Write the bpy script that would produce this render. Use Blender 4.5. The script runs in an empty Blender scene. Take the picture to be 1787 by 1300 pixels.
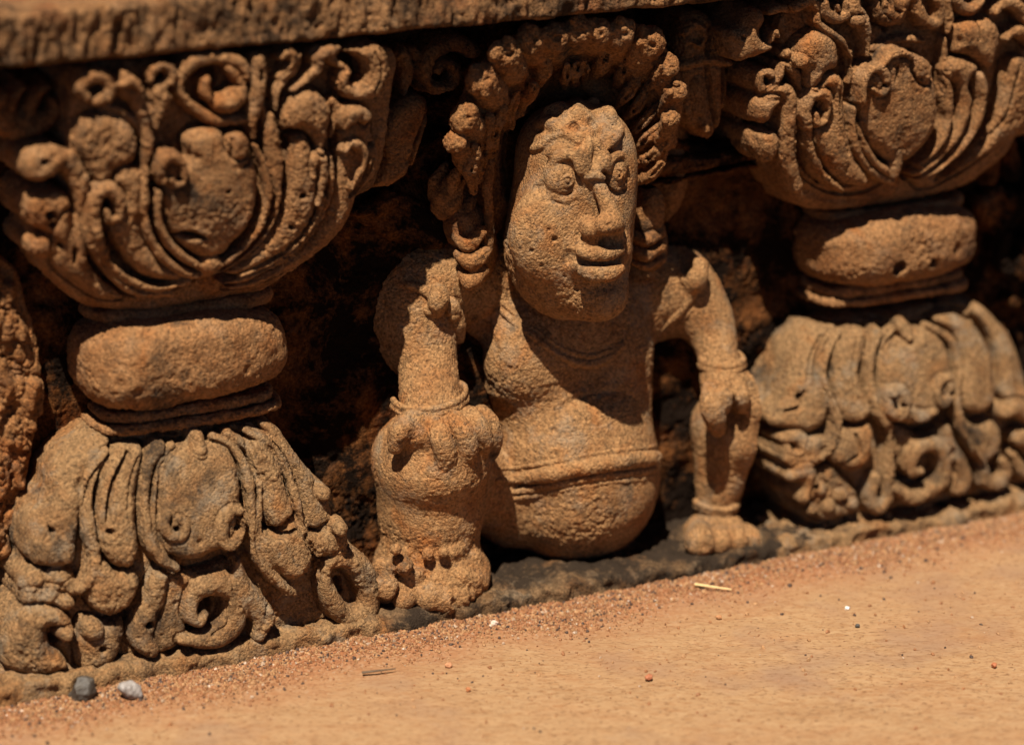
import bpy, math
import numpy as np
from mathutils import Matrix, Vector
rad = math.radians
sc = bpy.context.scene
COL = sc.collection

# ------------------------------------------------------------------ camera
YAW, PITCH, DIST, DP = rad(26), rad(18), 1.379, .062
FPX, U0, V0 = 4964., 893.5, 650.
fw = np.array([math.sin(YAW)*math.cos(PITCH), math.cos(YAW)*math.cos(PITCH), -math.sin(PITCH)])
rt = np.array([math.cos(YAW), -math.sin(YAW), 0.])
up = np.cross(rt, fw)
_d = fw + up*(V0-1062)/FPX
CAM = np.array([0, -DP, 0.]) - _d*DIST
cd = bpy.data.cameras.new('camera'); cam = bpy.data.objects.new('camera', cd); COL.objects.link(cam)
cd.sensor_width = 36.; cd.lens = 36*FPX/1787; cd.clip_start = .05; cd.clip_end = 100
M = Matrix((tuple(rt)+(CAM[0],), tuple(up)+(CAM[1],), tuple(-fw)+(CAM[2],), (0, 0, 0, 1)))
M = Matrix(((rt[0], up[0], -fw[0], CAM[0]), (rt[1], up[1], -fw[1], CAM[1]), (rt[2], up[2], -fw[2], CAM[2]), (0, 0, 0, 1)))
cam.matrix_world = M
sc.camera = cam
cd.dof.use_dof = True
cd.dof.aperture_fstop = 4.0
cd.dof.focus_distance = float((np.array([-.03, -.055, .12])-CAM) @ fw)

# ------------------------------------------------------------------ light
SUN_EL, SUN_AZ = 62., 40.      # degrees; azimuth is measured from the wall's normal towards the left
sdir = Vector((-math.sin(rad(SUN_AZ))*math.cos(rad(SUN_EL)), -math.cos(rad(SUN_AZ))*math.cos(rad(SUN_EL)), math.sin(rad(SUN_EL))))
ld = bpy.data.lights.new('sun', 'SUN'); ld.energy = 5.0; ld.angle = rad(.5); ld.color = (1, .93, .82)
lo = bpy.data.objects.new('sun', ld); COL.objects.link(lo)
lo.rotation_euler = sdir.to_track_quat('Z', 'Y').to_euler(); lo.location = (-1, -2, 2)
w = bpy.data.worlds.new('World'); sc.world = w; w.use_nodes = True
sky = w.node_tree.nodes.new('ShaderNodeTexSky'); sky.sky_type = 'NISHITA'; sky.sun_disc = False; sky.altitude = 4000; sky.air_density = .35; sky.dust_density = .5
sky.sun_elevation = rad(SUN_EL); sky.sun_rotation = math.atan2(sdir.x, sdir.y)
bg = w.node_tree.nodes['Background']; bg.inputs[1].default_value = .05
w.node_tree.links.new(sky.outputs[0], bg.inputs[0])
sc.view_settings.view_transform = 'Standard'; sc.view_settings.look = 'None'
sc.view_settings.exposure = 0.78; sc.view_settings.gamma = 1.0

# ------------------------------------------------------------------ helpers: points
def at(u, v, d):
    """a point d metres in front of the frieze's back plane, from a position read off the photograph"""
    r = fw + rt*(u-U0)/FPX + up*(V0-v)/FPX
    t = (-d-CAM[1])/r[1]
    return CAM + r*t
def zoomer(ox, oy, s):
    return lambda p: (ox+p[0]*s, oy+p[1]*s)
def mpp(P):                                     # metres per photo pixel at P
    return float((np.asarray(P)-CAM) @ fw)/FPX
def catmull(p, n=8, closed=False):
    p = np.asarray(p, float)
    if len(p) < 3: 
        t = np.linspace(0, 1, n+1)[:, None]; return p[0]*(1-t)+p[1]*t
    if closed: q = np.vstack([p[-1:], p, p[:2]])
    else: q = np.vstack([2*p[:1]-p[1:2], p, 2*p[-1:]-p[-2:-1]])
    out = []
    t = np.linspace(0, 1, n, endpoint=False)[:, None]
    for i in range(1, len(q)-2):
        a, b, c, d = q[i-1:i+3]
        out.append(.5*((2*b)+(c-a)*t+(2*a-5*b+4*c-d)*t**2+(3*b-a-3*c+d)*t**3))
    out.append(q[-2][None])
    return np.vstack(out)

# ------------------------------------------------------------------ helpers: noise
_rs = np.random.RandomState(7)
_T = _rs.rand(1 << 16).astype(np.float32)
def _hash(i, j, k):
    return _T[(i*73856093 ^ j*19349663 ^ k*83492791) & 0xffff]
def vnoise(p, scale, seed=0):
    q = p/scale + seed*17.31
    f = np.floor(q); i = f.astype(np.int64); f = (q-f).astype(np.float32)
    f = f*f*f*(f*(f*6-15)+10)
    x, y, z = i[:, 0], i[:, 1], i[:, 2]; r = 0
    for dx in (0, 1):
        wx = f[:, 0] if dx else 1-f[:, 0]
        for dy in (0, 1):
            wy = f[:, 1] if dy else 1-f[:, 1]
            for dz in (0, 1):
                wz = f[:, 2] if dz else 1-f[:, 2]
                r = r + wx*wy*wz*_hash(x+dx, y+dy, z+dz)
    return r*2-1
def pitnoise(p, cell, dens, seed=0):            # 0..1, sparse round pits
    q = p/cell + seed*9.7; i = np.floor(q).astype(np.int64); best = np.zeros(len(p), np.float32)
    for dx in (-1, 0, 1):
        for dy in (-1, 0, 1):
            for dz in (-1, 0, 1):
                a, b, c = i[:, 0]+dx, i[:, 1]+dy, i[:, 2]+dz
                on = _hash(a+5, b+9, c+3) < dens
                if not on.any(): continue
                r = .25+.35*_hash(a+31, b, c+7)
                d2 = (q[:, 0]-a-_hash(a, b, c))**2+(q[:, 1]-b-_hash(a+77, b, c))**2+(q[:, 2]-c-_hash(a, b+55, c))**2
                best = np.maximum(best, np.where(on, np.clip(1-d2/r**2, 0, 1), 0))
    return best

# ------------------------------------------------------------------ helpers: meshes
def normals(V, Q):
    a = V[Q[:, 2]]-V[Q[:, 0]]; b = V[Q[:, 3]]-V[Q[:, 1]]
    n = np.cross(a, b); N = np.zeros_like(V)
    for k in range(4):
        for c in range(3): N[:, c] += np.bincount(Q[:, k], n[:, c], len(V))
    return N/(np.linalg.norm(N, axis=1)[:, None]+1e-12)
def weather(V, Q, rough=1., pits=.05, wear=1., seed=0, calm=None):
    """sandstone relief on the real surface: lumps, grain and pits along the normals"""
    for k in range(1):
        N = normals(V, Q)
        d = .0007*wear*vnoise(V, .013, seed)+.00042*wear*vnoise(V, .0055, seed+1)
        g = vnoise(V, .0021, seed+2); g2 = vnoise(V, .00115, seed+3)
        lo_ = np.clip(.72+.75*vnoise(V, .02, seed+8)+.3*vnoise(V, .007, seed+9), .18, 1.6)
        d = d + rough*lo_*(.00034*g+.00036*g2)
        if pits: d = d-.0013*pitnoise(V, .006, pits, seed)-.0007*pitnoise(V, .003, pits*1.3, seed+4)
        if calm is not None: d = d*calm(V)
        V = V+N*d[:, None]
    return V
def mesh_obj(name, V, Q, mat, parent=None, smooth=True):
    V = np.asarray(V, np.float64)
    if parent is not None: V = V-np.array(parent.location)
    me = bpy.data.meshes.new(name)
    me.vertices.add(len(V)); me.vertices.foreach_set('co', V.astype(np.float32).ravel())
    Q = np.asarray(Q, np.int32); n, k = Q.shape
    me.loops.add(n*k); me.loops.foreach_set('vertex_index', Q.ravel())
    me.polygons.add(n); me.polygons.foreach_set('loop_start', np.arange(0, n*k, k, dtype=np.int32))
    me.polygons.foreach_set('use_smooth', np.full(n, smooth))
    me.update(calc_edges=True); me.validate()
    me.materials.append(mat)
    o = bpy.data.objects.new(name, me); COL.objects.link(o)
    if parent is not None: o.parent = parent
    return o
def tag(o, label=None, cat=None, group=None, kind=None):
    if label: o['label'] = label
    if cat: o['category'] = cat
    if group: o['group'] = group
    if kind: o['kind'] = kind
    return o
def thing(name, loc, label, cat, group=None):
    o = bpy.data.objects.new(name, None); COL.objects.link(o); o.location = loc
    o.empty_display_size = .02
    return tag(o, label, cat, group)

def surface_nets(F, org, h):
    S = F < 0
    c = S[:-1, :-1, :-1]
    n = np.zeros(c.shape, np.int8)
    for dx in (0, 1):
        for dy in (0, 1):
            for dz in (0, 1):
                n += S[dx:S.shape[0]-1+dx, dy:S.shape[1]-1+dy, dz:S.shape[2]-1+dz]
    act = (n > 0) & (n < 8)
    ii, jj, kk = np.nonzero(act)
    idx = np.full(act.shape, -1, np.int32); idx[ii, jj, kk] = np.arange(len(ii))
    cv = {}
    for dx in (0, 1):
        for dy in (0, 1):
            for dz in (0, 1): cv[dx, dy, dz] = F[ii+dx, jj+dy, kk+dz]
    acc = np.zeros((len(ii), 3), np.float32); cnt = np.zeros(len(ii), np.float32)
    for a in cv:
        for ax in range(3):
            if a[ax]: continue
            b = list(a); b[ax] = 1; b = tuple(b)
            fa, fb = cv[a], cv[b]; m = (fa < 0) != (fb < 0)
            t = np.where(m, fa/np.where(m, fa-fb, 1), 0)
            for c_ in range(3):
                acc[:, c_] += np.where(m, a[c_]+(t if c_ == ax else 0), 0)
            cnt += m
    P = acc/cnt[:, None]+np.stack([ii, jj, kk], 1)
    V = org+P*h
    quads = []
    for ax in range(3):
        o1, o2 = [(1, 2), (2, 0), (0, 1)][ax]
        sl0 = [slice(None)]*3; sl1 = [slice(None)]*3
        sl0[ax] = slice(0, -1); sl1[ax] = slice(1, None)
        s0, s1 = S[tuple(sl0)], S[tuple(sl1)]
        e = s0 != s1
        lim = [slice(1, -1)]*3; lim[ax] = slice(None)
        m = np.zeros_like(e); m[tuple(lim)] = e[tuple(lim)]
        p = np.stack(np.nonzero(m), 1)
        d1 = np.zeros(3, int); d2 = np.zeros(3, int); d1[o1] = 1; d2[o2] = 1
        g = lambda q: idx[q[:, 0], q[:, 1], q[:, 2]]
        q = np.stack([g(p-d1-d2), g(p-d2), g(p), g(p-d1)], 1)
        flip = ~s0[p[:, 0], p[:, 1], p[:, 2]]
        q[flip] = q[flip][:, ::-1]
        quads.append(q)
    Q = np.vstack(quads); Q = Q[(Q >= 0).all(1)]
    return V, Q

# ------------------------------------------------------------------ helpers: solid modelling
class Vol:
    """signed-distance solid; x right, y towards the wall, z up"""
    def __init__(s, lo, hi, h):
        s.h = h; s.o = np.array(lo, float); n = (np.ceil((np.array(hi)-s.o)/h).astype(int)+1)
        s.n = n; s.F = np.full(n, .02, np.float32)
        s.ax = [(s.o[i]+np.arange(n[i])*h).astype(np.float32) for i in range(3)]
    def box(s, lo, hi):
        a = np.clip(np.floor((np.array(lo)-s.o)/s.h).astype(int), 0, s.n)
        b = np.clip(np.ceil((np.array(hi)-s.o)/s.h).astype(int)+1, 0, s.n)
        if (b <= a).any(): return None
        sl = tuple(slice(i, j) for i, j in zip(a, b))
        g = np.meshgrid(*[s.ax[i][sl[i]] for i in range(3)], indexing='ij', sparse=True)
        return sl, g
    def comb(s, sl, d, k, sub):
        A = s.F[sl]
        if sub:
            if k <= 0: s.F[sl] = np.maximum(A, -d); return
            hh = np.clip(.5-.5*(A+d)/k, 0, 1); s.F[sl] = A*(1-hh)+(-d)*hh+k*hh*(1-hh)
        else:
            if k <= 0: s.F[sl] = np.minimum(A, d); return
            hh = np.clip(.5+.5*(A-d)/k, 0, 1); s.F[sl] = A*(1-hh)+d*hh-k*hh*(1-hh)
    def ell(s, c, r, k=.003, sub=False, rot=None, pw=2.):
        c = np.asarray(c, float); r = np.atleast_1d(np.asarray(r, float))*np.ones(3)
        R_ = max(r)+k+.004 if rot is not None else None
        ext = np.full(3, R_) if R_ else r+k+.004
        b = s.box(c-ext, c+ext)
        if b is None: return
        sl, (X, Y, Z) = b; X, Y, Z = X-c[0], Y-c[1], Z-c[2]
        if rot is not None:                      # rotation in the wall plane (degrees, x towards z)
            a = rad(rot); X, Z = X*math.cos(a)+Z*math.sin(a), -X*math.sin(a)+Z*math.cos(a)
        if pw == 2.:
            k0 = np.sqrt((X/r[0])**2+(Y/r[1])**2+(Z/r[2])**2)
            k1 = np.sqrt((X/r[0]**2)**2+(Y/r[1]**2)**2+(Z/r[2]**2)**2)+1e-6
            d = k0*(k0-1)/k1
        else:
            k0 = (np.abs(X/r[0])**pw+np.abs(Y/r[1])**pw+np.abs(Z/r[2])**pw)**(1/pw)
            d = (k0-1)*min(r)
        s.comb(sl, d.astype(np.float32), k, sub)
    def cap(s, a, b_, ra, rb, k=.003, sub=False, sy=1.):
        a = np.asarray(a, float); b_ = np.asarray(b_, float); m = max(ra, rb)+k+.003
        b = s.box(np.minimum(a, b_)-m, np.maximum(a, b_)+m)
        if b is None: return
        sl, (X, Y, Z) = b; ab = b_-a; L = ab@ab+1e-12
        t = np.clip(((X-a[0])*ab[0]+(Y-a[1])*ab[1]+(Z-a[2])*ab[2])/L, 0, 1)
        d = np.sqrt((X-a[0]-t*ab[0])**2+((Y-a[1]-t*ab[1])/sy)**2+(Z-a[2]-t*ab[2])**2)-(ra+(rb-ra)*t)
        s.comb(sl, d.astype(np.float32), k, sub)
    def tube(s, P, r, k=.002, sub=False, n=4, sy=1.):
        P = np.asarray(P, float); r = np.atleast_1d(np.asarray(r, float))*np.ones(len(P)) 
        q = catmull(np.hstack([P, r[:, None]]), n)
        lo = q[:, :3].min(0)-max(r)-k-.003; hi = q[:, :3].max(0)+max(r)+k+.003
        b = s.box(lo, hi)
        if b is None: return
        sl, _g = b; D = np.full(s.F[sl].shape, .02, np.float32)
        tmp = s.F; 
        for i in range(len(q)-1):
            a, c = q[i], q[i+1]; m = max(a[3], c[3])+k+.003
            bb = s.box(np.minimum(a[:3], c[:3])-m, np.maximum(a[:3], c[:3])+m)
            if bb is None: continue
            s2, (X, Y, Z) = bb; ab = c[:3]-a[:3]; L = ab@ab+1e-12
            t = np.clip(((X-a[0])*ab[0]+(Y-a[1])*ab[1]+(Z-a[2])*ab[2])/L, 0, 1)
            d = np.sqrt((X-a[0]-t*ab[0])**2+((Y-a[1]-t*ab[1])/sy)**2+(Z-a[2]-t*ab[2])**2)-(a[3]+(c[3]-a[3])*t)
            s3 = tuple(slice(p.start-w_.start, p.stop-w_.start) for p, w_ in zip(s2, sl))
            # clip to the outer box
            s3c = tuple(slice(max(p.start, 0), max(min(p.stop, D.shape[i_]), 0)) for i_, p in enumerate(s3))
            off = tuple(slice(pc.start-p.start, pc.stop-p.start) for p, pc in zip(s3, s3c))
            if any(p.stop <= p.start for p in s3c): continue
            D[s3c] = np.minimum(D[s3c], d[off])
        s.comb(sl, D, k, sub)
    def mesh(s):
        return surface_nets(s.F, s.o, s.h)
    def build(s, name, mat, parent, **kw):
        V, Q = s.mesh(); V = weather(V, Q, **kw)
        return mesh_obj(name, V, Q, mat, parent)

class Relief:
    """carved height field over the wall plane; ref(x,z) is the smooth front the carving follows"""
    def __init__(s, x0, x1, z0, z1, ref, g=.0004, floor=-.004):
        s.g = g; s.x = np.arange(x0, x1, g); s.z = np.arange(z0, z1, g)
        s.X, s.Z = np.meshgrid(s.x, s.z, indexing='ij'); s.ref = ref
        s.R = ref(s.X, s.Z); s.D = np.full(s.X.shape, floor)
    def w(s, u, v, off=0):
        d = .045
        for i in range(6):
            p = at(u, v, d); d = float(s.ref(np.array(p[0]), np.array(p[2])))+off
        return p
    def pts(s, P, tr, off=0):
        return np.array([[*(s.w(*tr(p), off)[[0, 2]])] for p in P])
    def sub(s, lo, hi):
        i0, i1 = np.searchsorted(s.x, [lo[0], hi[0]]); j0, j1 = np.searchsorted(s.z, [lo[1], hi[1]])
        return slice(i0, i1), slice(j0, j1)
    def _dist(s, q, sl, r=None):
        X, Z = s.X[sl], s.Z[sl]; D = np.full(X.shape, 9.); 
        for i in range(len(q)-1):
            a, b = q[i], q[i+1]; ab = b[:2]-a[:2]; L = ab@ab+1e-14
            t = np.clip(((X-a[0])*ab[0]+(Z-a[1])*ab[1])/L, 0, 1)
            d = np.hypot(X-a[0]-t*ab[0], Z-a[1]-t*ab[1])
            if r is not None: d = d/(a[2]+(b[2]-a[2])*t)
            D = np.minimum(D, d)
        return D
    def leaf(s, P, tr, h=.006, bev=.004, off=0., n=6, mode='max', sag=0., cut=True):
        h *= .72; bev *= .62
        q = catmull(s.pts(P, tr, off+h), n, True)
        sl = s.sub(q.min(0)-.0022, q.max(0)+.0022); X, Z = s.X[sl], s.Z[sl]
        ins = np.zeros(X.shape, bool)
        for (xa, za), (xb, zb) in zip(q[:-1], q[1:]):
            if za == zb: continue
            c = ((za > Z) != (zb > Z)) & (X < (xb-xa)*(Z-za)/(zb-za)+xa)
            ins ^= c
        d = s._dist(q, sl)
        if cut: s.D[sl] = np.where(~ins & (s.D[sl] > s.R[sl]-.016), s.D[sl]-.0038*np.clip(1-d/.0019, 0, 1), s.D[sl])
        t = 1-np.clip(d/bev, 0, 1)
        e = off+h*np.sqrt(np.clip(1-t*t, 0, 1))+sag*np.clip(d/bev-1, 0, 3)
        if mode == 'max': s.D[sl] = np.where(ins, np.maximum(s.D[sl], s.R[sl]+e), s.D[sl])
        else: s.D[sl] = np.where(ins, s.R[sl]+e, s.D[sl])
    def tube(s, P, tr, r, h=.004, off=0., n=6):
        """r in the units of the zoomed crop"""
        h *= .78; p = s.pts(P, tr, off+h); k = mpp(at(*tr(P[0]), .045))*tr((1, 0))[0]-mpp(at(*tr(P[0]), .045))*tr((0, 0))[0]
        r = np.atleast_1d(np.asarray(r, float))*np.ones(len(P))*k*1.16
        q = catmull(np.hstack([p, r[:, None]]), n)
        m = r.max()*1.4+.001; sl = s.sub(q[:, :2].min(0)-m, q[:, :2].max(0)+m)
        t = s._dist(q, sl, True)
        ring_ = (t >= 1) & (t < 1.35) & (s.D[sl] > s.R[sl]-.016)
        s.D[sl] = np.where(t < 1, np.maximum(s.D[sl], s.R[sl]+off+h*np.sqrt(np.clip(1-t**2.6, 0, 1))), np.where(ring_, s.D[sl]-.0016*(1.35-t)/.35, s.D[sl]))
    def groove(s, P, tr, r, h=.003, n=6):
        p = s.pts(P, tr, .004); k = (tr((1, 0))[0]-tr((0, 0))[0])*mpp(at(*tr(P[0]), .045))
        r = np.atleast_1d(np.asarray(r, float))*np.ones(len(P))*k
        q = catmull(np.hstack([p, r[:, None]]), n)
        m = r.max()+.001; sl = s.sub(q[:, :2].min(0)-m, q[:, :2].max(0)+m)
        t = np.clip(s._dist(q, sl, True), 0, 1)
        s.D[sl] -= 1.4*h*(1-t*t)**1.5
    def ball(s, u, v, r, tr, h=.005, off=0.):
        s.tube([(u, v), (u+1, v)], tr, r, h, off)
    def pit(s, u, v, r, tr, h=.005):
        s.groove([(u, v), (u+1, v)], tr, r, h)
    def blur(s, k=1):
        for i in range(k):
            D = s.D; D[1:-1] = .25*D[:-2]+.5*D[1:-1]+.25*D[2:]; D[:, 1:-1] = .25*D[:, :-2]+.5*D[:, 1:-1]+.25*D[:, 2:]
    def solid(s, h=.00055, y0=-.001):
        """turn the height field into an evenly meshed solid surface"""
        top = s.D.max()+.002; st = max(1, int(round(h/s.g))); 
        xs = np.arange(s.x[0], s.x[-1], h); zs = np.arange(s.z[0], s.z[-1], h)
        fi = (xs-s.x[0])/s.g; fj = (zs-s.z[0])/s.g
        i = np.clip(fi.astype(int), 0, len(s.x)-2); j = np.clip(fj.astype(int), 0, len(s.z)-2)
        a = (fi-i)[:, None]; b = (fj-j)[None]
        D = s.D; H = (D[np.ix_(i, j)]*(1-a)*(1-b)+D[np.ix_(i+1, j)]*a*(1-b)+D[np.ix_(i, j+1)]*(1-a)*b+D[np.ix_(i+1, j+1)]*a*b)
        H[0] = H[-1] = -.01; H[:, 0] = H[:, -1] = -.01
        gx, gz = np.gradient(H, h); k = 1/np.sqrt(1+gx**2+gz**2)
        dep = np.arange(y0, top, h)
        # y = -depth ; order the axis so y grows
        ys = -dep[::-1]
        F = ((-ys[None, :, None])-H[:, None, :])*k[:, None, :]
        return surface_nets(F.astype(np.float32), np.array([xs[0], ys[0], zs[0]]), h)
    def build(s, name, mat, parent, h=.00055, **kw):
        V, Q = s.solid(h); V = weather(V, Q, **kw)
        return mesh_obj(name, V, Q, mat, parent)

# ------------------------------------------------------------------ materials
def nt_mat(name):
    m = bpy.data.materials.new(name); m.use_nodes = True
    nt = m.node_tree; b = nt.nodes['Principled BSDF']
    return m, nt, b
def N(nt, t, **kw):
    n = nt.nodes.new(t)
    for k, v in kw.items():
        if k.startswith('i_'): n.inputs[k[2:].replace('_', ' ')].default_value = v
        else: setattr(n, k, v)
    return n
def noise(nt, vec, scale, detail=3, rough=.6, dist=0):
    n = N(nt, 'ShaderNodeTexNoise'); n.inputs['Scale'].default_value = scale; n.inputs['Detail'].default_value = detail
    n.inputs['Roughness'].default_value = rough; n.inputs['Distortion'].default_value = dist
    nt.links.new(vec, n.inputs['Vector']); return n.outputs['Fac']
def ramp(nt, fac, stops):
    r = N(nt, 'ShaderNodeValToRGB'); e = r.color_ramp.elements
    while len(e) < len(stops): e.new(.5)
    for el, (p, c) in zip(e, stops):
        el.position = p; el.color = (*c, 1) if len(c) == 3 else c
    nt.links.new(fac, r.inputs[0]); return r.outputs[0]
def mix(nt, fac, a, b, mode='MIX'):
    m = N(nt, 'ShaderNodeMix', data_type='RGBA', blend_type=mode)
    if isinstance(fac, float): m.inputs[0].default_value = fac
    else: nt.links.new(fac, m.inputs[0])
    for s_, v in ((6, a), (7, b)):
        if isinstance(v, tuple): m.inputs[s_].default_value = (*v, 1)
        else: nt.links.new(v, m.inputs[s_])
    return m.outputs[2]
def g1(v): return (v, v, v)
def stone(name, c1, c2, c3, stain=(.03, .02, .013), stain_amt=.3, grey=.2, bump=.0008, speck=1., grain=900):
    """sandstone: c1..c3 mineral tints, stain = dark biological growth, grey = lichen film"""
    m, nt, b = nt_mat(name)
    geo = N(nt, 'ShaderNodeNewGeometry'); vec = geo.outputs['Position']
    c = ramp(nt, noise(nt, vec, 38, 4, .6, .4), [(.3, c1), (.52, c2), (.72, c3)])
    # grain by grain tint
    vo = N(nt, 'ShaderNodeTexVoronoi'); vo.inputs['Scale'].default_value = grain; nt.links.new(vec, vo.inputs['Vector'])
    gr = ramp(nt, vo.outputs['Color'], [(0, g1(.38)), (.5, g1(.98)), (1, g1(1.55))])
    c = mix(nt, .8, c, gr, 'MULTIPLY')
    c = mix(nt, ramp(nt, noise(nt, vec, 650, 2), [(.30, g1(.75*speck)), (.42, g1(0))]), c, (.05, .03, .018))
    # pale worn film
    pf = ramp(nt, noise(nt, vec, 55, 5, .7), [(.52, g1(0)), (.70, g1(grey))])
    c = mix(nt, pf, c, (.24, .19, .13))
    # black growth in blotches with a grainy edge
    n1 = noise(nt, vec, 26, 6, .78, .3) if stain_amt < .7 else noise(nt, vec, 60, 6, .8, .3)
    lo_ = .62-.34*stain_amt
    c = mix(nt, ramp(nt, n1, [(lo_, g1(0)), (lo_+.13, g1(.93 if stain_amt < .55 else 1))]), c, stain)
    nt.links.new(c, b.inputs['Base Color'])
    b.inputs['Roughness'].default_value = .92
    b.inputs['Specular IOR Level'].default_value = .18 if stain_amt < .55 else .04
    bm = N(nt, 'ShaderNodeBump'); bm.inputs['Strength'].default_value = 1.; bm.inputs['Distance'].default_value = bump
    h1 = noise(nt, vec, 800, 4, .7)
    ad = N(nt, 'ShaderNodeMath', operation='ADD'); nt.links.new(h1, ad.inputs[0])
    mu = N(nt, 'ShaderNodeMath', operation='MULTIPLY'); mu.inputs[1].default_value = -.5; nt.links.new(vo.outputs['Distance'], mu.inputs[0])
    nt.links.new(mu.outputs[0], ad.inputs[1])
    nt.links.new(ad.outputs[0], bm.inputs['Height']); nt.links.new(bm.outputs[0], b.inputs['Normal'])
    return m
M_body = stone('figure sandstone', (.245, .106, .036), (.300, .158, .064), (.285, .104, .028), stain_amt=.16, grey=.5, bump=.0011)
M_post = stone('pilaster sandstone', (.205, .082, .026), (.275, .135, .053), (.250, .088, .023), stain_amt=.2, grey=.22, bump=.0011)
M_base = stone('weathered base sandstone', (.200, .096, .036), (.245, .138, .060), (.225, .092, .028), stain_amt=.28, grey=.65, bump=.0012)
M_hair = stone('carved hair sandstone', (.190, .070, .020), (.255, .115, .040), (.225, .070, .016), stain_amt=.24, grey=.2, bump=.0010)
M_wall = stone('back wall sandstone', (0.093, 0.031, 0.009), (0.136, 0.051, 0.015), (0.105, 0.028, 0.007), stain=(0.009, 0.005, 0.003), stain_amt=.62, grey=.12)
M_plin_shade = stone('plinth sandstone with painted shade', (0.099, 0.051, 0.022), (0.155, 0.091, 0.045), (0.124, 0.051, 0.018), stain_amt=.6, grey=.5)
M_slab = stone('slab sandstone', (.185, .078, .026), (.230, .112, .044), (.180, .060, .018), stain=(.032, .017, .008), stain_amt=.45, grey=.15, bump=.001)

# ------------------------------------------------------------------ ground
def grid_mesh(xs, ys, zf):
    X, Y = np.meshgrid(xs, ys, indexing='ij'); Z = zf(X, Y)
    V = np.stack([X, Y, Z], -1).reshape(-1, 3); n, m = X.shape
    i = np.arange(n*m).reshape(n, m)
    Q = np.stack([i[:-1, :-1], i[1:, :-1], i[1:, 1:], i[:-1, 1:]], -1).reshape(-1, 4)
    return V, Q
def ground_mat():
    m, nt, b = nt_mat('paving stone')
    geo = N(nt, 'ShaderNodeNewGeometry'); vec = geo.outputs['Position']
    mp = N(nt, 'ShaderNodeMapping'); nt.links.new(vec, mp.inputs[0]); mp.inputs['Rotation'].default_value = (0, 0, rad(27))
    mp2 = N(nt, 'ShaderNodeMapping'); nt.links.new(mp.outputs[0], mp2.inputs[0]); mp2.inputs['Scale'].default_value = (.8, 2.2, 1)
    v2 = mp2.outputs[0]
    c = ramp(nt, noise(nt, v2, 20, 5, .65, .5), [(.3, (0.300, 0.162, 0.069)), (.5, (0.360, 0.211, 0.096)), (.7, (0.318, 0.160, 0.066))])
    c = mix(nt, ramp(nt, noise(nt, v2, 210, 5, .75, .6), [(.45, g1(0)), (.62, g1(.55))]), c, (0.408, 0.262, 0.132))
    c = mix(nt, ramp(nt, noise(nt, v2, 150, 4, .7, .8), [(.52, g1(0)), (.64, g1(.6))]), c, (0.252, 0.114, 0.041))
    c = mix(nt, ramp(nt, noise(nt, vec, 14, 4, .6), [(.52, g1(0)), (.68, g1(.5))]), c, (0.216, 0.148, 0.105))
    c = mix(nt, ramp(nt, noise(nt, v2, 420, 2, .6), [(.34, g1(.8)), (.42, g1(0))]), c, (0.132, 0.057, 0.022))
    # reddish sand drifted along the foot of the frieze
    sp = N(nt, 'ShaderNodeSeparateXYZ'); nt.links.new(vec, sp.inputs[0])
    ad = N(nt, 'ShaderNodeMath', operation='MULTIPLY_ADD'); nt.links.new(noise(nt, vec, 22, 5, .7), ad.inputs[0]); ad.inputs[1].default_value = .07
    nt.links.new(sp.outputs[1], ad.inputs[2])
    near = N(nt, 'ShaderNodeMapRange'); nt.links.new(ad.outputs[0], near.inputs[0])
    near.inputs[1].default_value = -.083; near.inputs[2].default_value = -.035
    vo = N(nt, 'ShaderNodeTexVoronoi'); vo.inputs['Scale'].default_value = 750; nt.links.new(vec, vo.inputs['Vector'])
    sand = ramp(nt, vo.outputs['Color'], [(0, (0.132, 0.043, 0.017)), (.35, (0.288, 0.108, 0.041)), (.7, (0.336, 0.154, 0.066)), (1, (0.372, 0.239, 0.149))])
    c = mix(nt, ramp(nt, noise(nt, vec, 7, 3, .6), [(.45, g1(0)), (.65, g1(.5))]), c, (.30, .155, .072))
    c = mix(nt, near.outputs[0], c, sand)
    c = mix(nt, 1., c, (.92, .905, .945), 'MULTIPLY')
    nt.links.new(c, b.inputs['Base Color']); b.inputs['Roughness'].default_value = .85
    b.inputs['Specular IOR Level'].default_value = .2
    bm = N(nt, 'ShaderNodeBump'); bm.inputs['Distance'].default_value = .0005
    nt.links.new(noise(nt, v2, 420, 5, .8), bm.inputs['Height']); nt.links.new(bm.outputs[0], b.inputs['Normal'])
    return m
M_ground = ground_mat()
def ground_z(X, Y):
    p = np.stack([X.ravel(), Y.ravel(), 0*X.ravel()], 1)
    ca, sa = math.cos(rad(27)), math.sin(rad(27)); p2 = np.stack([(p[:, 0]*ca-p[:, 1]*sa)*.8, (p[:, 0]*sa+p[:, 1]*ca)*2., p[:, 2]], 1)
    z = .0010*vnoise(p, .11, 3)+.00025*vnoise(p2, .016, 4)+.00018*vnoise(p2, .005, 5)+.00020*vnoise(p2, .0021, 6)
    return z.reshape(X.shape)
xs = np.concatenate([[-12, -4, -1.5, -.8], np.arange(-.5, .56, .0014), [.8, 1.5, 4, 12]])
ys = np.concatenate([[-.31, -.306], np.arange(-.30, -.01, .0012), [.05, .6]])
V, Q = grid_mesh(xs, ys, lambda X, Y: np.where((abs(X) < .56) & (Y > -.301) & (Y < 0), ground_z(X, Y), -.0005))
tag(mesh_obj('ground', V, Q, M_ground), 'sunlit tan paving stone in front of the frieze', kind='structure')

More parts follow.
